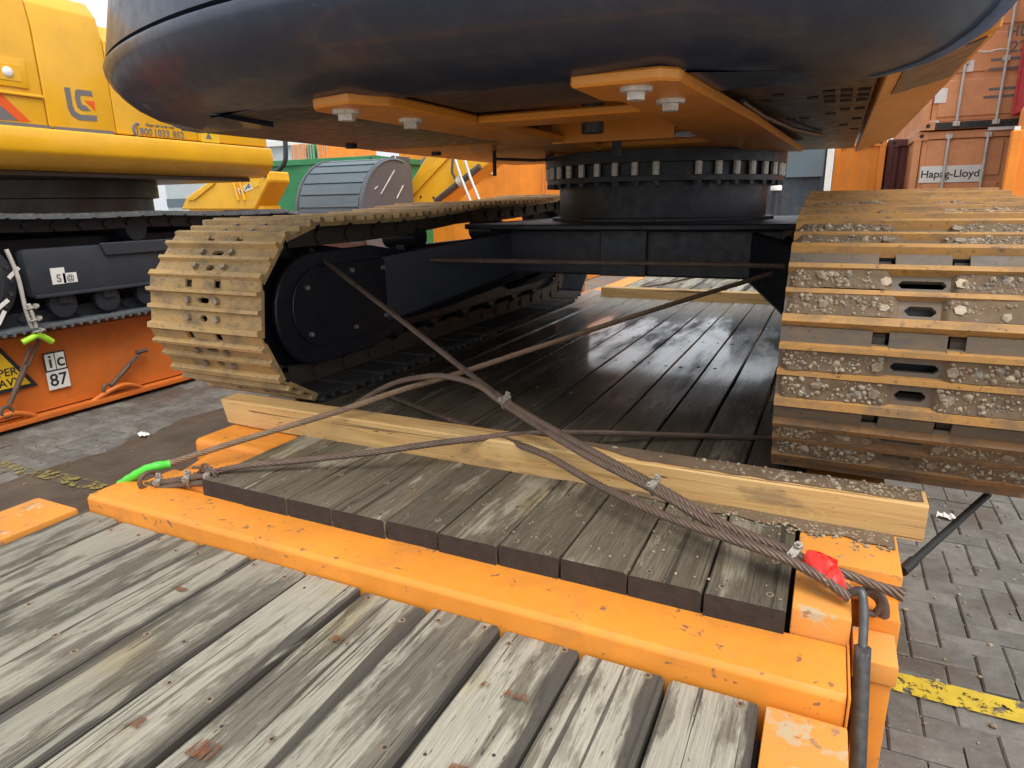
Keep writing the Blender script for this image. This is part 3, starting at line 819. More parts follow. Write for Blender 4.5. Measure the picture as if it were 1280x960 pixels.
for o in trR.children:
    if WP[o].z < .36 and WP[o].y < A[0] - .05: o.data = SH_RL
trL['label'] = 'clean rusty tan crawler track'
trR['label'] = 'muddy crawler track packed with stones'
# mud and stones packed between the grousers of the right-hand track
mu = MB(); st = MB(); h = PITCH / 2
for m, u, nrm in frR:
    if m[0] > 2.75: continue
    up = Vector((0, nrm[0], nrm[1]))
    full = 1.0 if m[1] > .30 else .45
    if m[1] < .17: continue
    for ua, ub, sw in ((-h + .050, -.008, .062), (.011, h - .040, .044)):
        V = []; n = 110; K = 7
        def top(x, uu):
            f = (uu - ua) / (ub - ua)
            k = mnoise.noise((x * 22 + m[1] * 31, uu * 60, m[0] * 17)); k2 = mnoise.noise((x * 4 + m[1] * 11, uu * 8, m[0] * 7 + 5))
            k3 = mnoise.noise((x * 70 + m[1] * 31, uu * 90, m[0] * 17))
            hh = .0125 + (.011 + .004 * k + .007 * k2 + .0022 * k3) * full + .003 * abs(2 * f - 1)
            ed = (abs(x) - sw - .010 * k2) / .018          # thins out round the slot
            eo = (W / 2 - .004 - abs(x)) / .02
            return .009 + (hh - .009) * max(-.3, min(1, ed)) * max(0, min(1, eo))
        for i in range(n + 1):
            x = -W / 2 + W * i / n
            for j in range(K):
                uu = ua + (ub - ua) * j / (K - 1)
                w = m + u * uu + nrm * top(x, uu)
                V.append((XR + x, w[0], w[1]))
        F = []
        for i in range(n):
            x = -W / 2 + W * (i + .5) / n
            if abs(x) < sw - .006: continue
            for j in range(K - 1): F.append((i * K + j, i * K + j + 1, i * K + K + 1 + j, i * K + K + j))
        mu.add(V, F)
        for _ in range(int(330 * full)):
            x = rnd.uniform(-W / 2 + .012, W / 2 - .012)
            if abs(x) < sw + .012: continue
            uu = rnd.uniform(ua + .004, ub - .004)
            if mnoise.noise((x * 4 + m[1] * 9, uu * 6, 2)) < -.35: continue
            r = rnd.choice((.002, .002, .003, .003, .003, .004, .004, .005, .006, .0075)) * rnd.uniform(.8, 1.15)
            w = m + u * uu + nrm * (top(x, uu) + r * .1)
            pebble(st, (XR + x, w[0], w[1]), r, .8, up)
        for _ in range(int(7 * full)):
            x = rnd.uniform(-W / 2 + .03, W / 2 - .03)
            if abs(x) < sw + .03: continue
            uu = rnd.uniform(ua + .014, ub - .014)
            w = m + u * uu + nrm * (top(x, uu) - .001)
            pebble(st, (XR + x, w[0], w[1]), rnd.uniform(.010, .016), .7, up)
stuff(mu.build('packed_mud', 'mud', trR, smooth=60)); stuff(st.build('packed_stones', STONES, trR))

def track_frame(parent, xc, inner, A, B, RA, RB, mat, blt):
    """idler, guard plates, roller frame with rollers and the final-drive hub"""
    s = inner
    idl = MB().lathe([(.05, -.10), (.20, -.10), (.23, -.06), (.27, -.06), (.285, -.075), (.285, .075), (.27, .06), (.23, .06), (.20, .10), (.05, .10)], (xc, A[0], A[1]), 0, 40)
    idl.build('idler', mat, parent, smooth=35)
    spr = MB()
    n = 42; poly = []
    for i in range(n):
        r = (RB - .10) if i % 2 else (RB - .055)
        poly.append((B[0] + r * math.cos(2 * math.pi * i / n), B[1] + r * math.sin(2 * math.pi * i / n)))
    spr.prism(poly, 0, xc - .03, xc + .03)
    spr.lathe([(.0, -.17), (.17, -.17), (.20, -.14), (.24, -.05), (.24, .05), (.20, .14), (.17, .17), (0, .17)], (xc, B[0], B[1]), 0, 32)
    spr.build('sprocket', mat, parent, smooth=35)
    # roller frame: long box with rounded nose that carries bolted guard plates
    prof = []
    for i in range(13):
        t = math.pi * (.5 + i / 12)
        prof.append((A[0] + .10 + .265 * math.cos(t), A[1] - .01 + .265 * math.sin(t)))
    prof += [(A[0] + .55, A[1] - .275), (A[0] + .75, A[1] - .22), (B[0] - .45, A[1] - .22), (B[0] - .30, A[1] - .12), (B[0] - .30, A[1] + .12), (B[0] - .45, A[1] + .20), (A[0] + .95, A[1] + .20), (A[0] + .55, A[1] + .262)]
    for side in (-1, 1):
        x = xc + side * .165
        MB().prism(prof, 0, x, x + side * .03).build('frame_plate', mat, parent, smooth=30, bevel=.006)
        cov = [(A[0] + .12 + .19 * math.cos(t), A[1] + .19 * math.sin(t)) for t in (math.pi * (.5 + i / 10) for i in range(11))] + [(A[0] + .62, A[1] - .20), (A[0] + .80, A[1] - .13), (A[0] + .80, A[1] + .14), (A[0] + .62, A[1] + .19)]
        MB().prism(cov, 0, x + side * .0305, x + side * .042).build('cover_plate', mat, parent, bevel=.003)
        for yy, zz in ((.03, .10), (.03, -.12), (.36, .15), (.36, -.14), (.62, .14), (.62, -.12), (.74, .05)):
            MB().cyl((x + side * .040, A[0] + yy, A[1] + zz), (x + side * .056, A[0] + yy, A[1] + zz), .0115, n=6).build('bolt', blt, parent)
    MB().box(xc - .163, xc + .163, A[0] + .3, B[0] - .5, A[1] - .15, A[1] + .17).build('roller_frame', mat, parent, bevel=.01)
    zb = A[1] - RA + .19
    y = A[0] + .42
    while y < B[0] - .3:
        MB().lathe([(0, -.15), (.075, -.15), (.105, -.12), (.105, -.07), (.085, -.06), (.085, .06), (.105, .07), (.105, .12), (.075, .15), (0, .15)], (xc, y, zb), 0, 20).build('track_roller', mat, parent, smooth=35)
        y += .40
    for yy in (A[0] + 1.15, A[0] + 2.25):
        c = MB().lathe([(0, -.12), (.07, -.12), (.07, .12), (0, .12)], (xc, yy, A[1] + .275), 0, 16)
        c.box(xc - .03, xc + .03, yy - .05, yy + .05, A[1] + .15, A[1] + .27)
        c.build('carrier_roller', mat, parent, smooth=35)
track_frame(exc, XL, 1, A, B, RA, RB, 'black', 'clipsteel')
track_frame(exc, XR, -1, A, BR, RA, RBR, 'black', 'clipsteel')

# ------------------------------------------------------------------ chassis of the machine
SX, SY = -1.035, 4.45
cb = MB()
cb.prism([(-1.78, .60), (-.30, .60), (-.22, .68), (-.22, .852), (-1.86, .852), (-1.86, .68)], 1, 3.62, 5.25)
cb.build('car_body', 'black', exc, bevel=.012, seg=2)
MB().prism([(-1.98, 3.52), (-1.55, 3.42), (-.62, 3.42), (-.12, 3.52), (-.12, 5.3), (-1.98, 5.3)], 2, .856, .886).build('top_plate', 'black', exc, bevel=.006)
for sx, xi, xo in ((-1, -1.70, -2.20), (1, -.38, .03)):
    for yn, yt0, yt1 in ((0, 2.95, 3.65), (1, 4.55, 5.15)):
        yb0, yb1 = (3.64, 4.3) if yn == 0 else (4.45, 5.22)
        P = [(xi, yb0, .59), (xi, yb1, .59), (xo, yt1, .36), (xo, yt0, .36), (xi, yb0, .848), (xi, yb1, .848), (xo, yt1, .74), (xo, yt0, .74)]
        MB().hexa(P).build('side_arm', 'black', exc, bevel=.012)
MB().prism([(-1.16, .60), (-.90, .60), (-.90, .85), (-1.16, .85)], 1, 3.595, 3.618).build('hatch_plate', 'blackblue', exc, bevel=.004)
sl = MB().lathe([(.0, .888), (.70, .888), (.70, .905), (.652, .910), (.652, 1.105), (0, 1.105)], (SX, SY, 0), 2, 72)
sl.build('slew_pedestal', 'black', exc, smooth=30)
ring = MB().lathe([(.60, 1.108), (.735, 1.108), (.735, 1.135), (.705, 1.137), (.705, 1.205), (.745, 1.208), (.745, 1.272), (.6, 1.272)], (SX, SY, 0), 2, 96)
ring.build('slew_ring', 'black', exc, smooth=30)
bm_ = MB().cyl((0, 0, 0), (0, 0, .068), .0195, .0195, 8).mesh('ring_bolt', 'zinc', smooth=40)
nb = MB().cyl((0, 0, -.022), (0, 0, 0), .024, .024, 6).mesh('ring_nut', 'black')
for i in range(40):
    t = 2 * math.pi * i / 40 + .03
    if i % 13 in (6,): continue
    c, s_ = math.cos(t), math.sin(t)
    place('ring_bolt', bm_, exc, (SX + .725 * c, SY + .725 * s_, 1.139))
    place('ring_nut', nb, exc, (SX + .715 * c, SY + .715 * s_, 1.107))

# ------------------------------------------------------------------ upper structure
CX = -1.115
def cw_outline(inset, n=44):
    hw = 1.450 - inset
    pts = []
    for i in range(n + 1):
        dx = -hw * math.cos(math.pi * i / n)
        f = abs(dx) / hw
        y = 1.275 + .235 * dx * dx + .30 * f ** 14 + inset * (1 - .3 * f ** 6)
        pts.append((CX + dx, min(y, 1.97)))
    pts += [(CX + hw, 1.99), (CX + .800, 1.99), (CX + .775, 1.66), (CX - .72, 1.64), (CX - .80, 1.99), (CX - hw, 1.99)]
    return pts
lv = [(2.42, .30), (2.36, .22), (2.30, .20), (1.500, .016), (1.486, .014), (1.4845, .042), (1.472, .042), (1.4705, .005), (1.460, .0), (1.435, .004), (1.405, .022), (1.370, .055), (1.338, .10), (1.312, .155), (1.296, .212), (1.286, .27)]
cw = MB(); rings = []
for z, ins in lv:
    ol = cw_outline(ins); rings.append(len(cw.V)); cw.V += [(x, y, z) for x, y in ol]
k = len(cw_outline(0))
for a, b in zip(rings, rings[1:]):
    for i in range(k):
        cw.F.append((a + i, a + (i + 1) % k, b + (i + 1) % k, b + i)); cw.I.append(0)
cw.F += [tuple(rings[0] + i for i in range(k)), tuple(rings[-1] + i for i in range(k))]; cw.I += [0, 0]
cw.build('counterweight', 'slate', exc, smooth=38)
FZ = 1.293
def plate(name, poly, z0, z1, mat, bev=.006):
    return MB().prism(poly, 2, z0, z1).build(name, mat, exc, bevel=bev)
# tail rails of the main frame (they carry the counterweight)
plate('frame_rail', [(-1.38, 1.60), (-1.34, 1.55), (-1.20, 1.52), (-1.13, 1.62), (-1.13, 3.5), (-1.38, 3.5)], FZ - .03, FZ, 'frame_orange')
plate('frame_rail', [(-.60, 1.60), (-.385, 1.60), (-.345, 1.64), (-.28, 2.6), (-.20, 4.35), (-.45, 4.2), (-.56, 3.3), (-.56, 1.88), (-.60, 1.84)], FZ - .03, FZ, 'frame_orange')
plate('frame_cross_plate', [(-1.128, 2.12), (-.562, 2.12), (-.562, 2.30), (-1.128, 2.30)], FZ - .028, FZ - .002, 'frame_orange')
plate('frame_cross_plate', [(-1.42, 3.502), (-.56, 3.502), (-.46, 4.25), (-1.42, 4.3)], FZ - .018, FZ + .012, 'frame_orange')
MB().prism([(-1.19, 2.95), (-.64, 2.95), (-.64, 2.98), (-1.19, 2.98)], 2, FZ - .036, FZ + .10).build('frame_web', 'frame_orange', exc)
MB().box(-1.195, -.625, 3.25, 3.30, FZ + .02, FZ + .16).build('frame_web', 'frame_orange', exc)
hb = MB().cyl((-.93, 2.75, FZ - .02), (-.93, 2.75, FZ + .2), .045, n=16); hb.build('hose_fitting', 'steel', exc, smooth=40)
MB().cyl((-.90, 3.0, FZ - .10), (-.90, 3.0, FZ + .1), .022, n=10).build('drain_pipe', 'black', exc, smooth=40)
# counterweight bolts on the rails
for x, y in ((-1.29, 1.63), (-1.25, 1.90), (-.46, 1.68), (-.43, 1.92)):
    b_ = MB(); z = FZ - .03
    b_.cyl((x, y, z - .010), (x, y, z), .038, .040, 20); b_.cyl((x, y, z - .028), (x, y, z - .010), .024, .024, 6)
    b_.build('counterweight_bolt', 'zinc', exc, smooth=30)
# belly plates
plate('belly_plate', [(-1.13, 1.62), (-.585, 1.62), (-.585, 2.118), (-1.13, 2.118)], FZ + .004, FZ + .035, 'brownplate', .004)
plate('belly_plate', [(-1.13, 2.302), (-.56, 2.302), (-.56, 3.5), (-1.13, 3.5)], FZ + .20, FZ + .23, 'black', .004)
plate('side_deck', [(-2.44, 2.0), (-1.384, 2.0), (-1.384, 3.25), (-2.44, 3.25)], 1.305, 1.40, 'brownplate', .012)
plate('side_deck', [(-2.44, 3.252), (-1.384, 3.252), (-1.384, 5.2), (-2.44, 5.2)], 1.303, 1.40, 'frame_orange', .012)
plate('side_deck', [(-1.88, 1.70), (-1.384, 1.68), (-1.384, 1.998), (-1.88, 1.998)], 1.30, 1.34, 'black', .004)
# perforated belly plate on the pump side: cells left open are real holes
pf = MB(); cxs = np.linspace(-.37, .07, 10); cys = np.linspace(1.995, 5.1, 27)
holes = {(6, 3), (6, 4), (6, 5), (7, 3), (7, 4), (7, 5), (8, 3), (8, 4), (8, 5), (5, 4), (8, 7), (7, 7), (6, 8), (4, 9), (3, 9), (2, 4), (3, 3), (8, 10), (7, 12), (8, 14)}
for i in range(9):
    for j in range(26):
        a, b, c, d = cxs[i], cxs[i + 1], cys[j], cys[j + 1]
        if (i, j) in holes:
            e = .007
            pf.box(a, a + e, c, d, 1.318, 1.326); pf.box(b - e, b, c, d, 1.318, 1.326)
            pf.box(a + e, b - e, c, c + e * 2, 1.318, 1.326); pf.box(a + e, b - e, d - e * 2, d, 1.318, 1.326)
        else: pf.box(a, b, c, d, 1.318, 1.326)
pf.build('perforated_plate', 'brownplate', exc)
MB().tube([(-.30, 2.35, 1.30), (-.27, 2.75, 1.295), (-.20, 3.3, 1.295), (-.10, 3.8, 1.305)], .010, 8).build('hose', 'steel', exc, smooth=60)
rb = MB().box(-.075, .04, 2.0, 2.035, 1.296, 1.326); rb.build('lip_plate', 'frame_orange', exc, bevel=.004)
# sloping skirt on the right-hand side with its darker patch
sk = MB().hexa([(.082, 1.995, 1.290), (.305, 1.995, 1.372), (.305, 5.1, 1.372), (.082, 5.1, 1.290), (.082, 1.995, 1.40), (.305, 1.995, 1.40), (.305, 5.1, 1.40), (.082, 5.1, 1.40)])
sk.build('side_skirt', 'frame_orange', exc, bevel=.004)
def on_skirt(x, d=.004): return 1.290 + (x - .082) * (.082 / .223) - d
MB().hexa([(.12, 2.03, on_skirt(.12)), (.285, 2.03, on_skirt(.285)), (.285, 2.62, on_skirt(.285)), (.12, 2.45, on_skirt(.12)), (.12, 2.03, on_skirt(.12) + .003), (.285, 2.03, on_skirt(.285) + .003), (.285, 2.62, on_skirt(.285) + .003), (.12, 2.45, on_skirt(.12) + .003)]).build('skirt_patch', 'brownplate', exc)
# the house above: unseen block, added for its shade on the deck
MB().prism([(-2.44, 1.405), (.30, 1.405), (.30, 2.25), (.2, 2.38), (-2.34, 2.38), (-2.44, 2.25)], 1, 2.0, 5.1).build('engine_house', 'frame_orange', exc, bevel=.02, seg=2)
# brake line under the left deck with small fittings
bl = MB().tube([tuple(pZ(600, 205, 1.16)), tuple(pZ(640, 206, 1.16)), tuple(pZ(690, 207, 1.17))], .008, 6)
MB().tube([(-1.95, 3.9, 1.27), (-1.7, 3.95, 1.255), (-1.45, 4.0, 1.26)], .009, 6).build('hose', 'black', exc, smooth=60)
MB().cyl((-1.86, 3.7, 1.16), (-1.86, 3.7, 1.31), .012, n=8).build('drain_pipe', 'black', exc)
for x, y in ((-2.2, 3.6), (-1.75, 4.3), (-2.28, 2.9)):
    MB().cyl((x, y, 1.285), (x, y, 1.304), .03, n=12).build('drain_plug', 'black', exc)

# ================================================================== wire ropes
def resample(pts, step):
    pts = [Vector(p) for p in pts]; out = []
    n = len(pts)
    for i in range(n - 1):
        p0, p1, p2, p3 = pts[max(i - 1, 0)], pts[i], pts[i + 1], pts[min(i + 2, n - 1)]
        k = max(2, int((p2 - p1).length / step))
        for j in range(k):
            t = j / k
            out.append(.5 * ((2 * p1) + (p2 - p0) * t + (2 * p0 - 5 * p1 + 4 * p2 - p3) * t * t + (3 * p1 - p0 - 3 * p2 + p3) * t ** 3))
    out.append(pts[-1]); return out
def rope_mesh(pts, r, lay=.12, step=.012, strands=6, fray=False):
    c = resample(pts, step); k = len(c); mb = MB()
    T = [(c[min(i + 1, k - 1)] - c[max(i - 1, 0)]).normalized() for i in range(k)]
    a = T[0].orthogonal().normalized(); fr = []; s = 0; S = []
    for i in range(k):
        if i: s += (c[i] - c[i - 1]).length
        a = (a - T[i] * a.dot(T[i])).normalized(); fr.append((a.copy(), T[i].cross(a))); S.append(s)
    for q in range(strands):
        pl = []
        for i in range(k):
            t = 2 * math.pi * (S[i] / lay + q / strands)
            e = 1.0
            if fray and S[-1] - S[i] < .05: e = 1 + (1 - (S[-1] - S[i]) / .05) * .7
            pl.append(c[i] + (fr[i][0] * math.cos(t) + fr[i][1] * math.sin(t)) * r * .62 * e)
        mb.tube(pl, r * .40, 6)
    return mb
def PY(l): return [tuple(pY(x, y, Y)) for x, y, Y in l]
def clip(parent, p, d, r, s=1.0):
    """U-bolt rope clip: saddle, bow and two nuts"""
    p, d = Vector(p), Vector(d).normalized(); up = Vector((0, 0, 1)); sd_ = d.cross(up).normalized(); u2 = sd_.cross(d).normalized()
    u2, sd_ = (u2 + sd_ * .5).normalized(), (sd_ - u2 * .5).normalized()
    mb = MB(); w = r * 1.5 * s
    for k in (-1, 1):
        mb.tube([p + sd_ * k * w - u2 * r * 1.2, p + sd_ * k * w + u2 * r * 2.8 * s], r * .42, 8)
        mb.cyl(p + sd_ * k * w + u2 * r * 1.5 * s, p + sd_ * k * w + u2 * r * 2.2 * s, r * .85, n=6)
    mb.tube([p + (sd_ * math.cos(t) * w - u2 * (r * 1.2 + math.sin(t) * r * 1.1)) for t in (math.pi * i / 8 for i in range(9))], r * .42, 8)
    c = p + u2 * r * 1.15 * s
    P = [c + sd_ * a * w * 1.25 + d * b * r * .85 + u2 * e * r * .4 for e in (-1, 1) for a, b in ((-1, -1), (1, -1), (1, 1), (-1, 1))]
    mb.hexa(P)
    return mb.build('rope_clip', 'clipsteel', parent, smooth=40)
R = .0115
# A: from the left corner to the chassis on the right
wA = thing('wire_rope', 'rusty wire rope with green sleeve running from the rack corner up to the chassis', 'wire rope', tuple(pY(157, 600, 1.40)))
pA = PY([(206, 581, 1.47), (300, 551, 1.62), (420, 515, 1.84), (500, 488, 2.02), (575, 466, 2.20), (700, 425, 2.55), (850, 377, 3.05), (978, 338, 3.45)])
rope_mesh(pA, R).build('rope', 'rope_light', wA, smooth=70)
gs = resample(PY([(150, 606, 1.385), (172, 592, 1.405), (190, 584, 1.43), (212, 580, 1.48)]), .01)
MB().tube(gs, [.0155 + .0012 * math.sin(i * 1.7) for i in range(len(gs))], 12).build('sleeve', 'green_sleeve', wA, smooth=60)
# B: from the left track down to the right corner, three clips, red sleeve
wB = thing('wire_rope', 'long greasy wire rope with three clips and torn red sleeve at the corner hook', 'wire rope', tuple(pY(1070, 745, 1.50)))
pB = PY([(388, 312, 2.55), (440, 353, 2.46), (500, 399, 2.33), (560, 446, 2.18), (632, 501, 2.00), (720, 553, 1.84), (818, 606, 1.72), (905, 655, 1.62), (992, 692, 1.55), (1040, 722, 1.515), (1066, 742, 1.49)])
rope_mesh(pB, R * 1.05).build('rope', 'rope', wB, smooth=70)
pB2 = PY([(412, 537, 2.02), (424, 524, 2.03), (445, 505, 2.05), (490, 480, 2.06), (530, 471, 2.06), (560, 471, 2.05), (598, 482, 2.02), (630, 505, 1.985), (718, 561, 1.82), (816, 612, 1.705), (900, 661, 1.61), (985, 698, 1.54), (1052, 716, 1.54), (1090, 730, 1.535), (1130, 744, 1.53)])
rope_mesh(pB2, R, fray=True).build('return_strand', 'rope', wB, smooth=70)
for (x, y, Y), q in (((632, 502, 1.993), (720, 553, 1.84)), ((818, 608, 1.713), (905, 655, 1.62)), ((992, 694, 1.545), (1040, 722, 1.515))):
    p = pY(x, y, Y); clip(wB, p, pY(*q) - p, R)
# torn red sleeve: two curled flaps
def flap(pix, name):
    """strip of torn plastic tube, creased"""
    n = len(pix) // 2; a = resample([pY(*t) for t in pix[:n]], .012); b = resample([pY(*t) for t in pix[n:]], .012)
    k = max(len(a), len(b)); a = [a[round(i * (len(a) - 1) / (k - 1))] for i in range(k)]; b = [b[round(i * (len(b) - 1) / (k - 1))] for i in range(k)]
    rows = 4; V = []
    for r_ in range(rows + 1):
        for i in range(k):
            p = a[i].lerp(b[i], r_ / rows); q = .0045 * mnoise.noise((i * .9, r_ * 1.3, len(pix)))
            V.append(p + Vector((q, -q * 1.5, q + .012 * math.sin(math.pi * r_ / rows))))
    mb = MB(); mb.add(V, [(r_ * k + i, r_ * k + i + 1, r_ * k + k + i + 1, r_ * k + k + i) for r_ in range(rows) for i in range(k - 1)])
    o = mb.build(name, 'red_sleeve', wB)
    so = o.modifiers.new('solid', 'SOLIDIFY'); so.thickness = .002
    return o
flap([(1012, 687, 1.535), (1030, 694, 1.53), (1046, 706, 1.52), (1058, 728, 1.50), (1068, 750, 1.485), (1002, 704, 1.525), (1016, 711, 1.50), (1030, 722, 1.485), (1044, 742, 1.475), (1052, 750, 1.47)], 'sleeve')
flap([(1012, 687, 1.54), (1022, 690, 1.56), (1036, 698, 1.57), (1046, 706, 1.57), (1004, 704, 1.53), (1014, 706, 1.545), (1026, 706, 1.55), (1046, 706, 1.52)], 'sleeve')
# E: strand from the left track bottom to the same hook
wE = thing('wire_rope', 'slack wire rope crossing the pine timber from under the tan track to the corner hook', 'wire rope', tuple(pY(1060, 745, 1.49)))
pE = PY([(478, 491, 2.45), (520, 508, 2.33), (570, 527, 2.10), (620, 546, 1.95), (680, 568, 1.84), (740, 602, 1.74), (800, 632, 1.655), (850, 652, 1.60), (920, 676, 1.545), (980, 698, 1.515), (1030, 724, 1.49), (1062, 748, 1.475)])
rope_mesh(pE, R * 1.05).build('rope', 'rope', wE, smooth=70)
# D: from the left corner under the machine to the right
wD = thing('wire_rope', 'dark wire rope with knotted clips at the rack corner, low over the timber', 'wire rope', tuple(pY(205, 603, 1.42)))
pD = PY([(190, 604, 1.40), (215, 601, 1.42), (250, 595, 1.44), (300, 583, 1.50), (380, 575, 1.60), (470, 565, 1.70), (540, 555, 1.79), (600, 548, 1.88), (660, 542, 2.0), (740, 541, 2.18), (850, 544, 2.40), (965, 548, 2.55)])
rope_mesh(pD, R).build('rope', 'rope', wD, smooth=70)
pD2 = PY([(182, 606, 1.40), (200, 610, 1.40), (222, 606, 1.42), (255, 603, 1.435), (282, 600, 1.45)])
rope_mesh(pD2, R, fray=True).build('return_strand', 'rope', wD, smooth=70)
for x, y, Y in ((200, 604, 1.41), (236, 600, 1.43), (262, 596, 1.445)):
    p = pY(x, y, Y); clip(wD, p, pY(x + 30, y - 6, Y + .04) - p, R, 1.0)
kn = MB()
for i in range(5):
    pts = [pY(244 + 26 * t + rnd.uniform(-3, 3), 592 + 8 * math.sin(t * 5 + i) + rnd.uniform(-4, 4), 1.435 + .02 * rnd.random()) for t in np.linspace(0, 1, 7)]
    kn.tube(resample(pts, .01), .005, 6)
kn.build('lashing_knot', 'rustrod', wD, smooth=60)
sh = MB().tube([pY(186, 600, 1.395) + Vector((0, .035 * math.cos(t), .028 * math.sin(t))) for t in np.linspace(0, 6.283, 17)], .008, 8)
sh.build('shackle', 'rustrod', wD, smooth=60)
# F: rope stretched across the chassis
wF = thing('wire_rope', 'brown wire rope pulled straight across the black chassis below the slew ring', 'wire rope', tuple(pY(725, 328, 3.3)))
rope_mesh(PY([(462, 323, 3.12), (560, 325, 3.22), (725, 328, 3.28), (860, 330, 3.30), (985, 333, 3.32)]), R * 1.1).build('rope', 'rope', wF, smooth=70)
# far lashings at the other end of the deck
wG = thing('wire_rope', 'thin wire rope with green sleeve at the far end of the deck, beyond the chassis', 'wire rope', (-1.7, 6.7, .12))
rope_mesh([(-1.98, 6.72, .10), (-1.70, 6.60, .16), (-1.4, 6.3, .24), (-1.0, 6.0, .36), (-.4, 5.6, .5)], .010, step=.03).build('rope', 'rope', wG, smooth=70)
rope_mesh([(-1.90, 6.72, .10), (-1.3, 6.55, .16), (-.6, 6.45, .14), (.02, 6.5, .12)], .010, step=.03).build('return_strand', 'rope', wG, smooth=70)
MB().tube([(-2.0, 6.74, .09), (-1.85, 6.67, .125), (-1.74, 6.62, .15)], .018, 8).build('sleeve', 'green_sleeve', wG, smooth=60)

# turnbuckle that tightens the ropes at the right corner
tb = thing('turnbuckle', 'dark steel turnbuckle hanging from the red sleeved ropes outside the near corner', 'turnbuckle', tuple(pY(1072, 900, 1.36)))
p0, p1, p2 = pY(1076, 738, 1.47), pY(1078, 815, 1.40), pY(1070, 1010, 1.30)
MB().tube(resample([pY(1052, 742, 1.50), pY(1066, 741, 1.48), p0, pY(1080, 765, 1.445), p1], .01), .0095, 10).build('hook_rod', 'steel', tb, smooth=60)
MB().tube([p1 - (p2 - p1) * .02, p1, p1 + (p2 - p1) * .02, p2], [.011, .0155, .0165, .0165], 14).build('body', 'steel', tb, smooth=50)
MB().cyl(p1 - (p2 - p1).normalized() * .012, p1 + (p2 - p1).normalized() * .012, .017, n=6).build('lock_nut', 'steel', tb)
hk = thing('lashing_hook', 'rusty hook and shackle jammed in the lashing pocket beside the stake post', 'hook', tuple(pY(1090, 790, 1.55)))
MB().tube(resample([pY(1082, 735, 1.56), pY(1100, 748, 1.57), pY(1104, 770, 1.575), pY(1094, 800, 1.58), pY(1086, 815, 1.57)], .01), .014, 10).build('bow', 'rustrod', hk, smooth=60)
MB().tube(resample([pY(1078, 742, 1.545), pY(1092, 738, 1.55), pY(1102, 752, 1.552), pY(1092, 768, 1.55), pY(1080, 762, 1.545)], .008), .008, 8).build('ring', 'rustrod', hk, smooth=60)
lr = thing('lashing_rod', 'thin black lashing rod slanting from the rack corner to the muddy track', 'rod', tuple(pY(1130, 712, 1.80)))
a, b = pY(1128, 714, 1.78), pY(1235, 618, 2.22)
MB().cyl(a, b, .010, n=12).build('rod', 'rubber', lr, smooth=40)
MB().cyl(a, a + (b - a) * .12, .0135, n=10).build('ferrule', 'rubber', lr, smooth=40)

# ================================================================== the neighbouring rack and its yellow machine
XN = -5.62
rackN = thing('flat_rack', 'orange flat rack with dented side bearing a yellow sign and number plate', 'flat rack', (-6.9, 4.2, ZG))
sidem = MB(); N = 40; V = []
for i in range(N + 1):
    y = 1.2 + 6.2 * i / N
    for j in range(7):
        z = -.56 + .62 * j / 6
        d = .012 * mnoise.noise((y * 1.2, z * 3, 2))
        if abs(z + .09) < .12: d -= .03 * math.exp(-((y - 3.65) / .22) ** 2)
        V.append((XN + d, y, z))
sidem.add(V, [(i * 7 + j, (i + 1) * 7 + j, (i + 1) * 7 + j + 1, i * 7 + j + 1) for i in range(N) for j in range(6)])
sidem.build('side_panel', 'orange_red', rackN, smooth=60)
rbox('base_flange', XN - .3, XN + .075, 1.2, 7.4, -.615, -.572, 'orange_red', rackN, .006)
rbox('deck_frame', XN - 2.40, XN - .03, 1.2, 7.4, -.50, .085, 'orange_red', rackN, .006)
rbox('support_foot', XN - .5, XN - .1, 1.2, 7.4, -.65, -.617, 'grime_shade', rackN, .002, 1)
# dent highlight lip and lashing eyes pressed out of the flange
def lash_eye(px, py):
    p = pX(px, py, XN + .03)
    pts = [p + Vector((.0, -.30, -.09)), p + Vector((.03, -.14, -.02)), p + Vector((.045, 0, .01)), p + Vector((.03, .12, -.03)), p + Vector((0, .22, -.09))]
    MB().tube(resample(pts, .03), .022, 10).build('lashing_eye', 'orange_red', rackN, smooth=60)
lash_eye(150, 482); lash_eye(8, 518)
# number plate and triangular sign
p = pX(70, 462, XN + .014)
rp = MB().box(XN + .02, XN + .026, p.y - .085, p.y + .085, p.z - .005, p.z + .15).build('number_plate', 'ink', rackN)
for k in (-1, 1):
    MB().box(XN + .0262, XN + .028, p.y + k * .04 - .036, p.y + k * .04 + .036, p.z + .006, p.z + .138).build('plate_field', 'white', rp)
MB().box(XN + .02, XN + .026, p.y - .085, p.y + .085, p.z - .155, p.z - .008).build('plate_field', 'white', rp)
text(rp, 'plate_letter', 'i', .15, (XN + .0285, p.y - .04, p.z + .072), FX, 'ink')
text(rp, 'plate_letter', 'c', .15, (XN + .0285, p.y + .04, p.z + .072), FX, 'ink')
text(rp, 'plate_letter', '87', .14, (XN + .0265, p.y, p.z - .083), FX, 'ink')
p = pX(-4, 470, XN + .014)
tri = [(p.y - .27, p.z - .14), (p.y + .27, p.z - .14), (p.y, p.z + .31)]
sg = MB().prism(tri, 0, XN + .018, XN + .022).build('warning_sign', 'ink', rackN, bevel=.01)
MB().prism([(p.y - .215, p.z - .11), (p.y + .215, p.z - .11), (p.y, p.z + .25)], 0, XN + .0222, XN + .0245).build('sign_field', 'sign_yellow', sg)
text(sg, 'sign_word', 'SUPER', .085, (XN + .025, p.y + .02, p.z + .01), FX, 'ink')
text(sg, 'sign_word', 'HEAVY', .085, (XN + .025, p.y + .02, p.z - .07), FX, 'ink')
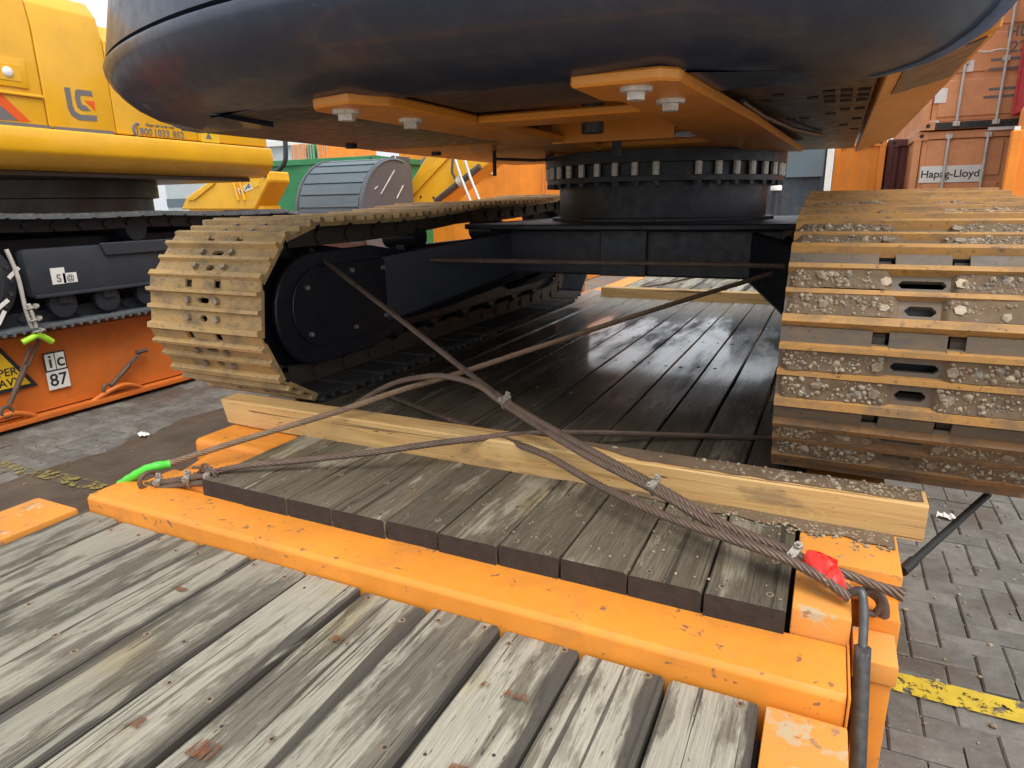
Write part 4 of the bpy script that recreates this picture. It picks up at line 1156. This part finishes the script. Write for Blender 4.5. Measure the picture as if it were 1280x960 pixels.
# lashing chains of the neighbour
def turn2(name, a, b, label):
    t = thing(name, label, 'turnbuckle', tuple(b))
    a, b = Vector(a), Vector(b); d = b - a
    for k in (-1, 1):
        o_ = Vector((0, .028 * k, .012 * k))
        MB().cyl(a + d * .05 + o_, a + d * .40 + o_, .012, n=8).build('body_bar', 'rustrod', t, smooth=40)
    MB().cyl(a + d * .36, a + d * .9, .022, .018, n=10).build('screw_rod', 'rustrod', t, smooth=40)
    MB().tube([b + Vector((.0, .04 * math.cos(q), .04 * math.sin(q))) for q in np.linspace(0, 6.283, 15)], .014, 8).build('end_eye', 'rustrod', t, smooth=60)
    MB().cyl(a - d * .02 + Vector((0, -.05, 0)), a - d * .02 + Vector((0, .05, 0)), .018, n=8).build('pin', 'rustrod', t, smooth=40)
    return t
turn2('turnbuckle', pX(46, 424, XN + .12), pX(8, 515, XN + .08), 'long dark turnbuckle with lime green sleeve hanging over the yellow sign')
turn2('turnbuckle', pX(176, 440, XN + .07), pX(135, 486, XN + .06), 'short open turnbuckle on the orange side beside the number plate')
wN = thing('wire_rope', 'grey wire rope with clips and lime sleeve at the yellow machine', 'wire rope', tuple(pX(46, 424, XN + .14)))
rope_mesh([pX(8, 312, XN + .15), pX(22, 345, XN + .17), pX(33, 390, XN + .16), pX(44, 420, XN + .15)], .016, step=.02).build('rope', 'galv', wN, smooth=70)
rope_mesh([pX(36, 380, XN + .19), pX(43, 400, XN + .18), pX(48, 420, XN + .17)], .014, step=.02).build('return_strand', 'galv', wN, smooth=70)
for x, y in ((40, 384), (44, 399), (47, 413)): clip(wN, pX(x, y, XN + .18), (0, .1, -.4), .017)
MB().tube(resample([pX(28, 428, XN + .16), pX(38, 423, XN + .17), pX(47, 419, XN + .17), pX(56, 422, XN + .17), pX(65, 427, XN + .16)], .01), .024, 10).build('sleeve', 'lime', wN, smooth=60)

lg = thing('excavator', 'yellow crawler excavator with grey and orange stripes on the neighbouring rack', 'excavator', (-6.8, 4.3, .085))
SH_N = shoe_mesh('track_shoe', ['shoe_new', 'ridge_new', 'steel', 'shoe_new'], .216)
XT = -5.76
AN, BN = (2.62, .545), (5.75, .545)
trN, frN = make_track(lg, XT, AN, BN, .415, .40, .015, .216, .2, SH_N, 'blackblue')
XF = XT + .17
# roller frame side with its box beam, roller guards and labels
MB().prism([(3.0, .36), (5.4, .36), (5.5, .5), (5.4, .72), (3.02, .72), (2.98, .70)], 0, XF, XF + .10).build('frame_box', 'blackblue', lg, smooth=30, bevel=.02, seg=2)
MB().prism([(3.62, .63), (5.2, .63), (5.2, .735), (3.58, .735)], 0, XF + .102, XF + .125).build('frame_step', 'blackblue', lg, bevel=.008)
rbox('frame_rail', XF, XF + .115, 3.02, 5.4, .345, .372, 'blackblue', lg, .006)
for y in (3.25, 3.62, 4.0, 4.4, 4.8):
    MB().lathe([(0, 0), (.09, 0), (.11, .03), (.11, .08), (.05, .10), (0, .10)], (XF - .04, y, .275), 0, 18).build('track_roller', 'blackblue', lg, smooth=35)
    rbox('roller_bracket', XF + .02, XF + .08, y - .05, y + .05, .28, .345, 'blackblue', lg, .005)
MB().lathe([(0, -.06), (.30, -.06), (.33, -.02), (.33, .05), (.26, .07), (.22, .10), (0, .11)], (XF, 2.60, .50), 0, 40).build('final_drive', 'blackblue', lg, smooth=30)
for k in range(18):
    t = 2 * math.pi * k / 18
    MB().cyl((XF + .05, 2.60 + .29 * math.cos(t), .50 + .29 * math.sin(t)), (XF + .075, 2.60 + .29 * math.cos(t), .50 + .29 * math.sin(t)), .018, n=6).build('drive_bolt', 'steel', lg)
for px, py, an in ((17, 341, .7), (3, 381, .6), (2, 397, 1.0)):
    q = pX(px, py, XF + .112)
    l = MB().box(0, .003, -.055, .055, -.014, .014).mesh('paper_strip', 'white')
    place('paper_strip', l, lg, q, (an, 0, 0))
for px0, px1, py0, py1, t in ((66, 79.6, 334, 356, 'S'), (80.2, 95, 340, 354, '')):
    a_, b_ = pX(px0, py1, XF + .102), pX(px1, py0, XF + .102)
    l = MB().box(XF + .1015, XF + .104, a_.y, b_.y, a_.z, b_.z).build('paper_label', 'white', lg)
    if t: text(l, 'label_mark', t, .085, (XF + .1045, (a_.y + b_.y) / 2, (a_.z + b_.z) / 2 - .02), FX, 'greyink')
    else: text(l, 'label_mark', '@', .06, (XF + .1045, (a_.y + b_.y) / 2, (a_.z + b_.z) / 2), FX, 'greyink')
MB().box(XT - .24, XT - .08, 2.75, 5.6, .20, .80).build('inner_frame', 'black', lg, bevel=.02)
MB().lathe([(0, -.1), (.10, -.1), (.10, .1), (0, .1)], (XT + .02, 4.05, .83), 0, 16).build('carrier_roller', 'blackblue', lg, smooth=35)
MB().lathe([(0, .95), (.80, .95), (.80, 1.10), (.86, 1.11), (.86, 1.26), (0, 1.26)], (-6.95, 4.25, 0), 2, 48).build('slew_ring', 'brownplate', lg, smooth=30)
MB().box(-7.6, -6.1, 3.0, 5.2, .55, .95).build('car_body', 'black', lg, bevel=.03)
# upper body: rounded skirt, doors, hood
def yprism(name, poly, y0, y1, mat, bev=.02, seg=3, parent=lg):
    return MB().prism(poly, 1, y0, y1).build(name, mat, parent, smooth=40, bevel=bev, seg=seg)
XB = -5.40
sk = yprism('side_skirt', [(XB - 1.0, 1.30), (XB - .16, 1.30), (XB - .05, 1.335), (XB + .035, 1.42), (XB + .045, 1.50), (XB + .03, 1.592), (XB - 1.0, 1.592)], 1.2, 5.52, 'yellow', .02)
yprism('under_tray', [(XB - 2.6, 1.262), (XB - .2, 1.262), (XB - .2, 1.298), (XB - 2.6, 1.298)], 1.2, 5.4, 'brownplate', .004, 1)
def door(y0, y1, ztop, name='side_door'):
    pl = [(XB - .9, 1.602), (XB, 1.602), (XB, 2.30 if ztop > 2.4 else ztop - .12), (XB - .03, ztop - .14 if ztop > 2.4 else ztop - .05), (XB - .12, ztop - .03), (XB - .30, ztop), (XB - .9, ztop)]
    return yprism(name, pl, y0, y1, 'yellow', .012, 3)
dA = door(1.2, 3.300, 2.66); dB = door(3.309, 3.838, 2.60); dC = door(3.846, 4.640, 2.46); dD = door(4.648, 5.49, 2.2)
MB().box(XB - .95, XB - .02, 1.2, 5.47, 1.593, 1.62).build('door_gap', 'black', lg)
# lamp pocket with handle in the first door
q = pX(8, 90, XB)
fr_ = MB().box(XB - .0, XB + .012, q.y - .16, q.y + .13, q.z - .095, q.z + .10).build('lamp_bezel', 'yellow', lg, smooth=30, bevel=.01, seg=2)
MB().box(XB + .0125, XB + .016, q.y - .10, q.y + .085, q.z - .055, q.z + .055).build('lamp_pocket', 'yellow2', fr_, bevel=.0015)
MB().lathe([(.036, .0), (.032, .008), (.018, .013), (0, .014)], (XB + .016, q.y + .0, q.z + .0), 0, 20).build('lamp_lens', 'lampglass', fr_, smooth=60)
MB().box(XB + .0, XB + .02, q.y - .2, q.y + .22, q.z - .15, q.z - .13).build('handle_ridge', 'yellow', fr_, bevel=.005)
# stripes
def decal(name, pix, mat, d=.003, parent=lg):
    P_ = [pX(x, y, XB) for x, y in pix]
    return MB().prism([(v.y, v.z) for v in P_], 0, XB + .0005, XB + d).build(name, mat, parent)
decal('stripe', [(-30, 148), (20, 153), (64, 157.5), (64, 165.5), (-30, 160)], 'greyink')
decal('stripe', [(67, 158), (142, 164), (142, 171), (67, 166)], 'greyink')
decal('stripe', [(-30, 90), (0, 116), (38, 152), (24, 152), (-30, 146 - 40)], 'redink')
decal('stripe', [(-30, 112), (-4, 128), (22, 151), (-30, 147)], 'greyink')
# emblem on the second door
q = pX(98, 130, XB)
eb = MB().prism([(0, 0), (.035, 0), (.035, .001), (0, .001)], 0, XB, XB + .001).build('emblem', 'yellow', lg)
def emb(pix, mat):
    pts = [pX(80 + (x - 660) / 8.35, 108.5 + (y - 405) / 8.35, XB) for x, y in pix]
    MB().prism([(v.y, v.z) for v in pts], 0, XB + .0005, XB + .003).build('emblem_bar', mat, eb)
emb([(658, 408), (720, 414), (748, 600), (775, 660), (830, 695), (1000, 705), (1002, 765), (815, 752), (740, 705), (700, 630)], 'greyink')
emb([(775, 440), (800, 430), (945, 450), (958, 505), (835, 492), (825, 520), (845, 590), (880, 600), (940, 655), (850, 655), (800, 620), (772, 520)], 'greyink')
emb([(875, 548), (975, 556), (985, 655), (930, 600)], 'redink')
q = pX(200, 166, XB)
for k_, t_ in enumerate(('1800', '1033', '852')):
    text(lg, 'phone_digits', t_, .08, (XB + .002, q.y - .155 + .17 * k_, q.z - .005), FX, 'greyink')
text(lg, 'phone_slogan', 'Please call us for help', .032, (XB + .002, q.y + .01, q.z + .055), FX, 'greyink')
q = pX(173, 163, XB)
MB().tube([(XB + .002, q.y + .045 * math.cos(t), q.z + .055 * math.sin(t)) for t in np.linspace(1.4, 4.4, 9)], .012, 6).build('phone_symbol', 'greyink', lg)
a_, b_ = pX(252, 177, XB), pX(273, 166, XB)
MB().box(XB + .0005, XB + .003, a_.y, b_.y, a_.z, b_.z).build('warning_label', 'sign_yellow', lg)
MB().prism([(a_.y + .05, a_.z + .03), (a_.y + .12, a_.z + .03), (a_.y + .085, a_.z + .09)], 0, XB + .0032, XB + .005).build('warning_triangle', 'greyink', lg)
MB().box(-8.2, XB - .92, 1.2, 5.4, 1.30, 2.15).build('engine_house', 'yellow', lg, bevel=.08, seg=3)

# ================================================================== containers and gear in the background
def container(name, label, x0, x1, y0, y1, z0, z1, mat, door_=False, group=None, rib=.28, bar='galv'):
    t = thing(name, label, 'container', ((x0 + x1) / 2, (y0 + y1) / 2, z0), group)
    e = .10
    for x in (x0, x1 - e):
        for y in (y0, y1 - e):
            MB().box(x, x + e, y, y + e, z0, z1).build('corner_post', mat, t, bevel=.01)
    for z in (z0, z1 - .11):
        for y in (y0 + .005, y1 - .085):
            MB().box(x0 + e + .001, x1 - e - .001, y, y + .08, z + .001, z + .109).build('rail', mat, t, bevel=.006)
        for x in (x0 + .005, x1 - .085):
            MB().box(x, x + .08, y0 + e + .001, y1 - e - .001, z + .001, z + .109).build('rail', mat, t, bevel=.006)
    def corr(horizontal):
        # corrugated wall polyline
        a, b = (x0 + e, x1 - e) if horizontal else (y0 + e, y1 - e)
        n = max(1, round((b - a) / rib)); st_ = (b - a) / n; L = []
        for i in range(n):
            s0 = a + i * st_
            L += [(s0, 0), (s0 + st_ * .28, 0), (s0 + st_ * .5, .036), (s0 + st_ * .78, .036)]
        L.append((b, 0)); return L
    za, zb = z0 + .111, z1 - .111
    for hor, pos, sgn in ((True, y0 + .03, 1), (True, y1 - .03, -1), (False, x0 + .03, 1), (False, x1 - .03, -1)):
        if door_ and hor and sgn == 1: continue
        L = corr(hor); V = []
        for s_, d in L:
            for z in (za, zb): V.append((s_, pos + d * sgn, z) if hor else (pos + d * sgn, s_, z))
        MB().add(V, [(2 * i, 2 * i + 2, 2 * i + 3, 2 * i + 1) for i in range(len(L) - 1)]).build('wall_panel', mat, t)
    MB().box(x0 + .02, x1 - .02, y0 + .02, y1 - .02, z1 - .03, z1 - .012).build('roof', mat, t)
    cc = MB().box(-.09, .09, -.085, .085, -.06, .06, 0); cc.cyl((0, -.087, 0), (0, -.083, 0), .03, n=10, m=1)
    cm = cc.mesh('corner_casting', [mat, 'ink'], bevel=0)
    for x in (x0 + .088, x1 - .088):
        for z in (z0 + .059, z1 - .059): place('corner_casting', cm, t, (x, y0 + .08, z))
    doors = []
    if door_:
        mx = (x0 + x1) / 2
        for a, b in ((x0 + e + .01, mx - .012), (mx + .012, x1 - e - .01)):
            d = MB().box(a, b, y0 + .03, y0 + .08, za + .005, zb - .005).build('door', mat, t, bevel=.006)
            hgt = (zb - za) / 4
            for k in range(4):
                MB().box(a + .07, b - .07, y0 + .012, y0 + .0298, za + k * hgt + .06, za + (k + 1) * hgt - .03).build('door_panel', mat, d, bevel=.012)
            for f in (.30, .74):
                x = a + (b - a) * f
                MB().cyl((x, y0 - .025, z0 + .04), (x, y0 - .025, z1 - .05), .021, n=10).build('locking_bar', bar, d, smooth=40)
                for z in (z0 + .07, z0 + .9, z0 + 1.7, z1 - .08):
                    MB().box(x - .045, x + .045, y0 - .04, y0 + .011, z - .035, z + .035).build('bar_bracket', bar, d, bevel=.008)
                MB().tube([(x, y0 - .035, z0 + 1.0), (x + (.1 if f < .5 else -.1), y0 - .05, z0 + 1.02), (x + (.3 if f < .5 else -.3), y0 - .05, z0 + .99)], .012, 6).build('handle', bar, d)
            doors.append((d, a, b))
        MB().box(mx - .011, mx + .011, y0 + .035, y0 + .075, za, zb).build('door_seal', 'grime_shade', t)
        MB().box(x0 + e, x1 - e, y0 - .002, y0 + .004, z0 + .004, z0 + .10).build('sill_grime', 'grime_shade', t)
    return t, doors

YH = 12.2
X0, X1 = pY(1137, 220, YH).x, pY(1137, 220, YH).x + 2.438
hl, hd = container('shipping_container', 'faded orange container with black lettering on a white strip, bottom of the stack', X0, X1, YH, YH + 6, ZG, ZG + 2.59, 'salmon_box', True, 'stacked faded orange containers')
hl2, hd2 = container('shipping_container', 'faded orange container with grimy black sill, second up in the stack', X0 + .06, X1 + .06, YH - .04, YH + 6, ZG + 2.61, ZG + 5.2, 'salmon_box', True, 'stacked faded orange containers')
container('shipping_container', 'green container on top of the faded orange stack', X0, X1, YH, YH + 6, ZG + 5.22, ZG + 7.8, 'green_box')
d, a, b = hd[0]
s = pY(1173, 217, YH)
pl_ = MB().box(a + .02, a + .80, YH + .004, YH + .0112, s.z - .13, s.z + .11).build('name_strip', 'white', d)
text(pl_, 'name_lettering', 'Hapag-Lloyd', .15, (a + .41, YH + .0035, s.z - .01), FY, 'ink', .002)
d, a, b = hd[1]
s = pY(1245, 207, YH)
text(d, 'code_lettering', 'HLXU', .17, (a + .55, YH + .010, s.z), FY, 'greyink', .002)
d, a, b = hd2[1]
s = pY(1275, 45, YH)
text(d, 'code_lettering', 'HLXU', .20, (s.x + .1, YH - .03, s.z + .06), FY, 'greyink', .002)
text(d, 'code_lettering', '2206', .20, (s.x + .1, YH - .03, s.z - .14), FY, 'greyink', .002)
for px, py in ((1265, 73), (1262, 85), (1262, 110), (1255, 120)):
    s = pY(px, py, YH)
    MB().box(s.x - .25, s.x + .2, YH - .033, YH - .029, s.z - .02, s.z + .015).build('small_print', 'greyink', d)
d, a, b = hd2[0]
for px, py, w, h_ in ((1211, 83, .11, .15), (1176, 120, .15, .20), (1163, 156, .20, .10)):
    s = pY(px, py, YH)
    MB().box(s.x - w / 2, s.x + w / 2, YH - .034, YH - .029, s.z - h_ / 2, s.z + h_ / 2).build('placard', 'white', d)
s = pY(1252, 156, YH)
MB().box(s.x - .16, s.x + .16, YH - .034, YH - .029, s.z - .07, s.z + .07).build('placard', 'white', hd2[1][0])
# beside the stack
container('shipping_container', 'maroon container with peeling paint in the gap beside the orange stack', pY(1108, 200, 13.4).x, pY(1108, 200, 13.4).x + .62, 13.4, 19, ZG, ZG + 2.59, 'maroon_box', rib=.2)
container('shipping_container', 'bright orange container standing behind the slew ring, right of the dark blue box', pY(1042, 200, 13.0).x, pY(1106, 200, 13.0).x, 13.0, 19, ZG, ZG + 2.59, 'orange_box', rib=.9)
nv, _ = container('shipping_container', 'dark blue box with pale upper panel and white corner post behind the slew ring', pY(930, 200, 11.5).x, pY(1036, 200, 11.5).x, 11.5, 16, ZG, ZG + 2.5, 'navy_box', rib=.5)
q0, q1 = pY(982, 222, 11.5), pY(1032, 190, 11.5)
MB().box(q0.x, q1.x, 11.48, 11.515, q0.z, q1.z + .1).build('upper_panel', 'bluegrey', nv, bevel=.004)
q0 = pY(1038, 200, 11.5)
MB().box(q0.x - .05, q0.x + .03, 11.44, 11.49, ZG, ZG + 2.6).build('white_post', 'white', nv)
bol = thing('bollard', 'slim dark bollard with a pale cap in front of the dark blue box', 'bollard', (pY(970, 260, 9.5).x, 9.5, ZG))
q = pY(970, 238, 9.5)
MB().cyl((q.x, 9.5, ZG), (q.x, 9.5, q.z), .05, n=14).build('post', 'blackblue', bol, smooth=40)
MB().lathe([(.07, 0), (.07, .05), (.05, .075), (0, .08)], (q.x, 9.5, q.z), 2, 16).build('cap', 'white', bol, smooth=40)
# orange end frame at the right-hand edge
q = pY(1258, 200, 9.8)
oe = thing('flat_rack_end', 'bright orange steel end frame standing in front of the orange container stack', 'end frame', (q.x + .6, 9.9, ZG))
MB().prism([(q.x + .03, ZG), (q.x + 1.3, ZG), (q.x + 1.3, 2.05), (q.x + .14, 2.05), (q.x + .10, 1.95)], 1, 9.8, 10.05).build('end_wall', 'orange_box', oe, bevel=.02)
MB().box(q.x - .005, q.x + .10, 9.70, 9.795, ZG, 1.72).build('end_post', 'orange_box', oe, bevel=.01)
s = pY(1271, 168, 9.79)
MB().box(s.x - .03, s.x + .03, 9.790, 9.798, s.z - .09, s.z + .09).build('placard', 'white', oe)
container('shipping_container', 'red container showing above the bright orange end frame', pY(1273, 120, 11.6).x, pY(1273, 120, 11.6).x + 2.4, 10.6, 11.9, 2.07, 4.2, 'red_box')
container('shipping_container', 'faded red container under the red one behind the end frame', pY(1273, 120, 11.6).x + .3, pY(1273, 120, 11.6).x + 2.4, 10.6, 11.9, ZG, 2.06, 'maroon_box')

# left of the slew ring: orange container with a white placard, yellow arm, bucket, green container
YO = 12.5
xa, xb = pY(500, 220, YO).x, pY(706, 220, YO).x
oc, _ = container('shipping_container', 'bright orange container with one white square placard behind the tan track', xa, xb, YO, YO + 6, ZG, ZG + 2.90, 'orange_box', rib=1.2)
s = pY(608, 208, YO)
MB().box(s.x - .15, s.x + .15, YO + .002, YO + .028, s.z - .15, s.z + .15).build('placard', 'white', oc)
xc0, xc1 = pY(684, 220, YO).x, pY(706, 220, YO).x
for px in (679, 683): 
    s = pY(px, 220, YO); MB().box(s.x - .006, s.x + .006, YO + .0, YO + .029, -.4, 1.8).build('seam', 'salmon_box', oc)

stand = thing('flat_rack', 'low orange flat rack that the grey ribbed bucket lies on', 'flat rack', (-6.4, 8.6, ZG))
MB().box(-8.2, -3.6, 7.6, 10.4, ZG + .02, .06).build('deck', 'orange_red', stand, bevel=.02)
MB().box(-8.1, -3.7, 7.7, 10.3, ZG, ZG + .0195).build('foot', 'grime_shade', stand)
bk = thing('excavator_bucket', 'grey ribbed digging bucket lying on its back between the two machines', 'bucket', (-6.3, 8.6, .06))
bx0, bx1 = pY(376, 220, 8.0).x + .1, pY(460, 220, 8.0).x
bc = (8.62, .86); Rb = .86
arc = [(bc[0] + Rb * math.cos(t), bc[1] + Rb * .93 * math.sin(t)) for t in np.linspace(rad(65), rad(262), 40)]
sh_ = MB(); V = []; 
for y, z in arc:
    V += [(bx0, y, z), (bx1, y, z)]
for y, z in arc:
    yy, zz = bc[0] + (y - bc[0]) * .96, bc[1] + (z - bc[1]) * .96
    V += [(bx0, yy, zz), (bx1, yy, zz)]
n = len(arc)
F = [(2 * i, 2 * i + 1, 2 * i + 3, 2 * i + 2) for i in range(n - 1)] + [(2 * n + 2 * i, 2 * n + 2 * i + 2, 2 * n + 2 * i + 3, 2 * n + 2 * i + 1) for i in range(n - 1)]
sh_.add(V, F).build('shell', 'bucket', bk, smooth=30)
for tdeg in (98, 112, 126, 140, 153, 166, 179, 195, 212):      # wear strips across the back
    t0, t1 = rad(tdeg - 5.2), rad(tdeg + 5.2)
    rr = Rb + .018
    P = [(x, bc[0] + r_ * math.cos(t), bc[1] + r_ * .93 * math.sin(t)) for r_ in (Rb + .001, rr) for x, t in ((bx0 + .03, t0), (bx1 - .03, t0), (bx1 - .03, t1), (bx0 + .03, t1))]
    MB().hexa(P).build('wear_strip', 'bucket', bk, bevel=.004)
side = [(bc[0] + (Rb + .03) * math.cos(t), bc[1] + (Rb + .03) * .93 * math.sin(t)) for t in np.linspace(rad(60), rad(265), 30)] + [(bc[0] + .5, bc[1] - .6)]
for xx in (bx0 - .03, bx1):
    MB().prism(side, 0, xx, xx + .03).build('side_plate', 'bucket_side', bk, bevel=.004)
rim = [(bx1 + .031, bc[0] + (Rb + .0) * math.cos(t), bc[1] + (Rb) * .93 * math.sin(t)) for t in np.linspace(rad(75), rad(200), 24)]
MB().tube(rim, .018, 6).build('side_rim', 'bucket', bk, smooth=60)
for (p, q) in (((476, 243), (493, 213)), ((496, 248), (504, 232)), ((494, 198), (495, 190)), ((468, 237), (472, 233))):
    a_, b_ = pX(p[0], p[1], bx1 + .035), pX(q[0], q[1], bx1 + .035)
    MB().cyl(a_, b_, .009, n=6).build('weld_strip', 'galv', bk)
am = thing('yellow_boom', 'yellow excavator arm with hydraulic cylinder rising beside the grey bucket', 'boom', (-5.2, 9.2, .06))
YA = 9.3
pts = [pY(x, y, YA) for x, y in ((511, 262), (511, 232), (535, 192), (560, 160), (640, 160), (622, 196), (572, 236), (545, 262))]
MB().prism([(p.x, p.z) for p in pts], 1, YA, YA + .45).build('boom', 'yellow2', am, bevel=.015)
pts = [pY(x, y, YA) for x, y in ((513, 236), (560, 188), (566, 192), (518, 243))]
MB().prism([(p.x, p.z) for p in pts], 1, YA - .03, YA - .001).build('boom_flange', 'yellow2', am)
MB().cyl(pY(545, 252, YA - .12), pY(600, 208, YA - .12), .05, n=14).build('cylinder', 'steel', am, smooth=40)
MB().cyl(pY(574, 229, YA - .12), pY(580, 224, YA - .12), .09, n=14).build('cylinder_head', 'galv', am, smooth=40)
for x, y in ((568, 196), (580, 197)):
    MB().tube([pY(x, y, YA - .2), pY(x + 8, y + 25, YA - .2), pY(x + 20, y + 55, YA - .2)], .022, 6).build('hose', 'white', am, smooth=60)
MB().tube([pY(566, 198, YA - .1), pY(565, 215, YA - .12), pY(572, 230, YA - .14)], .02, 6).build('hose', 'steel', am, smooth=60)
MB().prism([(p.x, p.z) for p in [pY(x, y, YA - .02) for x, y in ((503, 205), (512, 196), (514, 210), (508, 222), (503, 220))]], 1, YA - .5, YA - .02).build('link', 'steel', am, bevel=.01)
pts = [pY(x, y, YA + .2) for x, y in ((514, 200), (540, 180), (534, 195), (516, 222))]
MB().prism([(p.x, p.z) for p in pts], 1, YA + .46, YA + .50).build('shield_plate', 'bluegrey', am)
for x, y in ((542, 247), (526, 246)):
    q = pY(x, y, YA); MB().cyl((q.x, YA - .006, q.z), (q.x, YA - .0005, q.z), .02, n=8).build('pin', 'ink', am)

YG = 10.6
gc, _ = container('shipping_container', 'green container with a white placard behind the grey bucket', pY(300, 220, YG).x, pY(470, 220, YG).x, YG, YG + 5, ZG, ZG + 2.55, 'green_box', rib=1.4)
s = pY(346, 228, YG)
MB().box(s.x - .14, s.x + .14, YG + .002, YG + .028, s.z - .15, s.z + .15).build('placard', 'white', gc)
pp = thing('exhaust_pipe', 'thin bent dark pipe in front of the green container, by the yellow machine', 'pipe', tuple(pY(345, 215, 9.9)))
MB().tube(resample([pY(336, 217, 9.9), pY(348, 213, 9.9), pY(356, 202, 9.9), pY(357, 190, 9.9), pY(356, 165, 9.9)], .05), .045, 10).build('pipe', 'blackblue', pp, smooth=60)
MB().cyl(pY(336, 217, 9.9), pY(336, 300, 9.9), .04, n=8).build('post', 'blackblue', pp)
# yellow boom end with a number label under the neighbour's skirt
ab = thing('yellow_boom', 'yellow boom end with a small number label showing below the yellow skirt', 'boom', (-8.6, 8.6, ZG))
YB = 8.6
pts = [pY(x, y, YB) for x, y in ((226, 262), (232, 247), (262, 226), (300, 222), (318, 214), (334, 214), (336, 226), (326, 246), (318, 262))]
MB().prism([(p.x, p.z) for p in pts], 1, YB, YB + .5).build('boom', 'yellow2', ab, bevel=.02)
pts = [pY(x, y, YB) for x, y in ((236, 250), (264, 229), (270, 229), (244, 250))]
MB().prism([(p.x, p.z) for p in pts], 1, YB - .03, YB - .001).build('boom_flange', 'yellow2', ab)
for x in (290, 298):
    MB().cyl(pY(x, 222, YB - .03), pY(x + 8, 250, YB - .03), .022, n=6).build('rib', 'yellow2', ab)
a_ = pY(310, 234, YB - .012)
lb = MB().prism([(p.x, p.z) for p in [pY(x, y, YB) for x, y in ((297, 236), (313, 229), (316, 236), (300, 243))]], 1, YB - .008, YB - .001).build('number_label', 'white', ab)
text(lb, 'label_number', 'EC-H0', .10, tuple(pY(306.5, 236, YB - .011)), (rad(90), rad(-24), 0), 'ink')
MB().prism([(p.x, p.z) for p in [pY(x, y, YB) for x, y in ((315, 228), (323, 224), (325, 232), (318, 235))]], 1, YB - .008, YB - .001).build('number_label', 'sign_yellow', ab)
MB().box(pY(232, 250, YB).x, pY(325, 250, YB).x, YB + .05, YB + .45, ZG, pY(280, 258, YB).z).build('boom_foot', 'yellow2', ab)
for (x, y) in ((331, 218),):
    q = pY(x, y, YB); MB().cyl((q.x, YB - .02, q.z), (q.x, YB - .001, q.z), .05, n=12).build('pin', 'steel', ab)
# far stacks and shed
for i, (px, w, mt, zz, lab) in enumerate((( 364, 19, 'salmon_box', 0, 'distant tan container in the far stack'), (384, 10, 'green_box', 0, 'distant green container in the far stack'), (396, 16, 'orange_box', 0, 'distant orange container at the end of the far stack'))):
    YF = 42
    xl = pY(px, 190, YF).x; xr = pY(px + w, 190, YF).x
    zt_ = pY(px, 180, YF).z
    MBs = MB().box(xl, xr - .05, YF, YF + 6, ZG, zt_)
    t = thing('shipping_container', lab, 'container', ((xl + xr) / 2, YF + 3, ZG))
    nz = 3
    for k in range(nz):
        z0_, z1_ = ZG + (zt_ - ZG) * k / nz, ZG + (zt_ - ZG) * (k + 1) / nz
        w_ = MB().box(xl, xr - .06, YF, YF + 6, z0_, z1_ - .04).build('wall_panel', mt, t, bevel=.03)
        for j in range(3):
            xx = xl + (xr - xl) * (j + .5) / 3
            MB().box(xx - .02, xx + .02, YF - .06, YF - .005, z0_ + .1, z1_ - .1).build('locking_bar', 'galv', w_)
sh0 = thing('shed', 'pale grey shed with flat roof far behind the green container', 'shed', (-45, 60, ZG))
q0, q1 = pY(200, 190, 60), pY(364, 182, 60)
MB().box(q0.x, q1.x, 60, 70, ZG, q1.z).build('wall', 'shed', sh0)
MB().box(q0.x - .3, q1.x + .3, 59.6, 70.4, q1.z + .002, q1.z + .5).build('roof', 'white', sh0)
MB().box(q0.x, q1.x, 59.9, 59.99, 1.2, 2.2).build('window_band', 'bluegrey', sh0)

# lift the whole layout so that the yard lies at z = 0
for o in scene.objects:
    if o.parent is None and o.type not in {'CAMERA', 'LIGHT'}:
        o.location.z += GZ
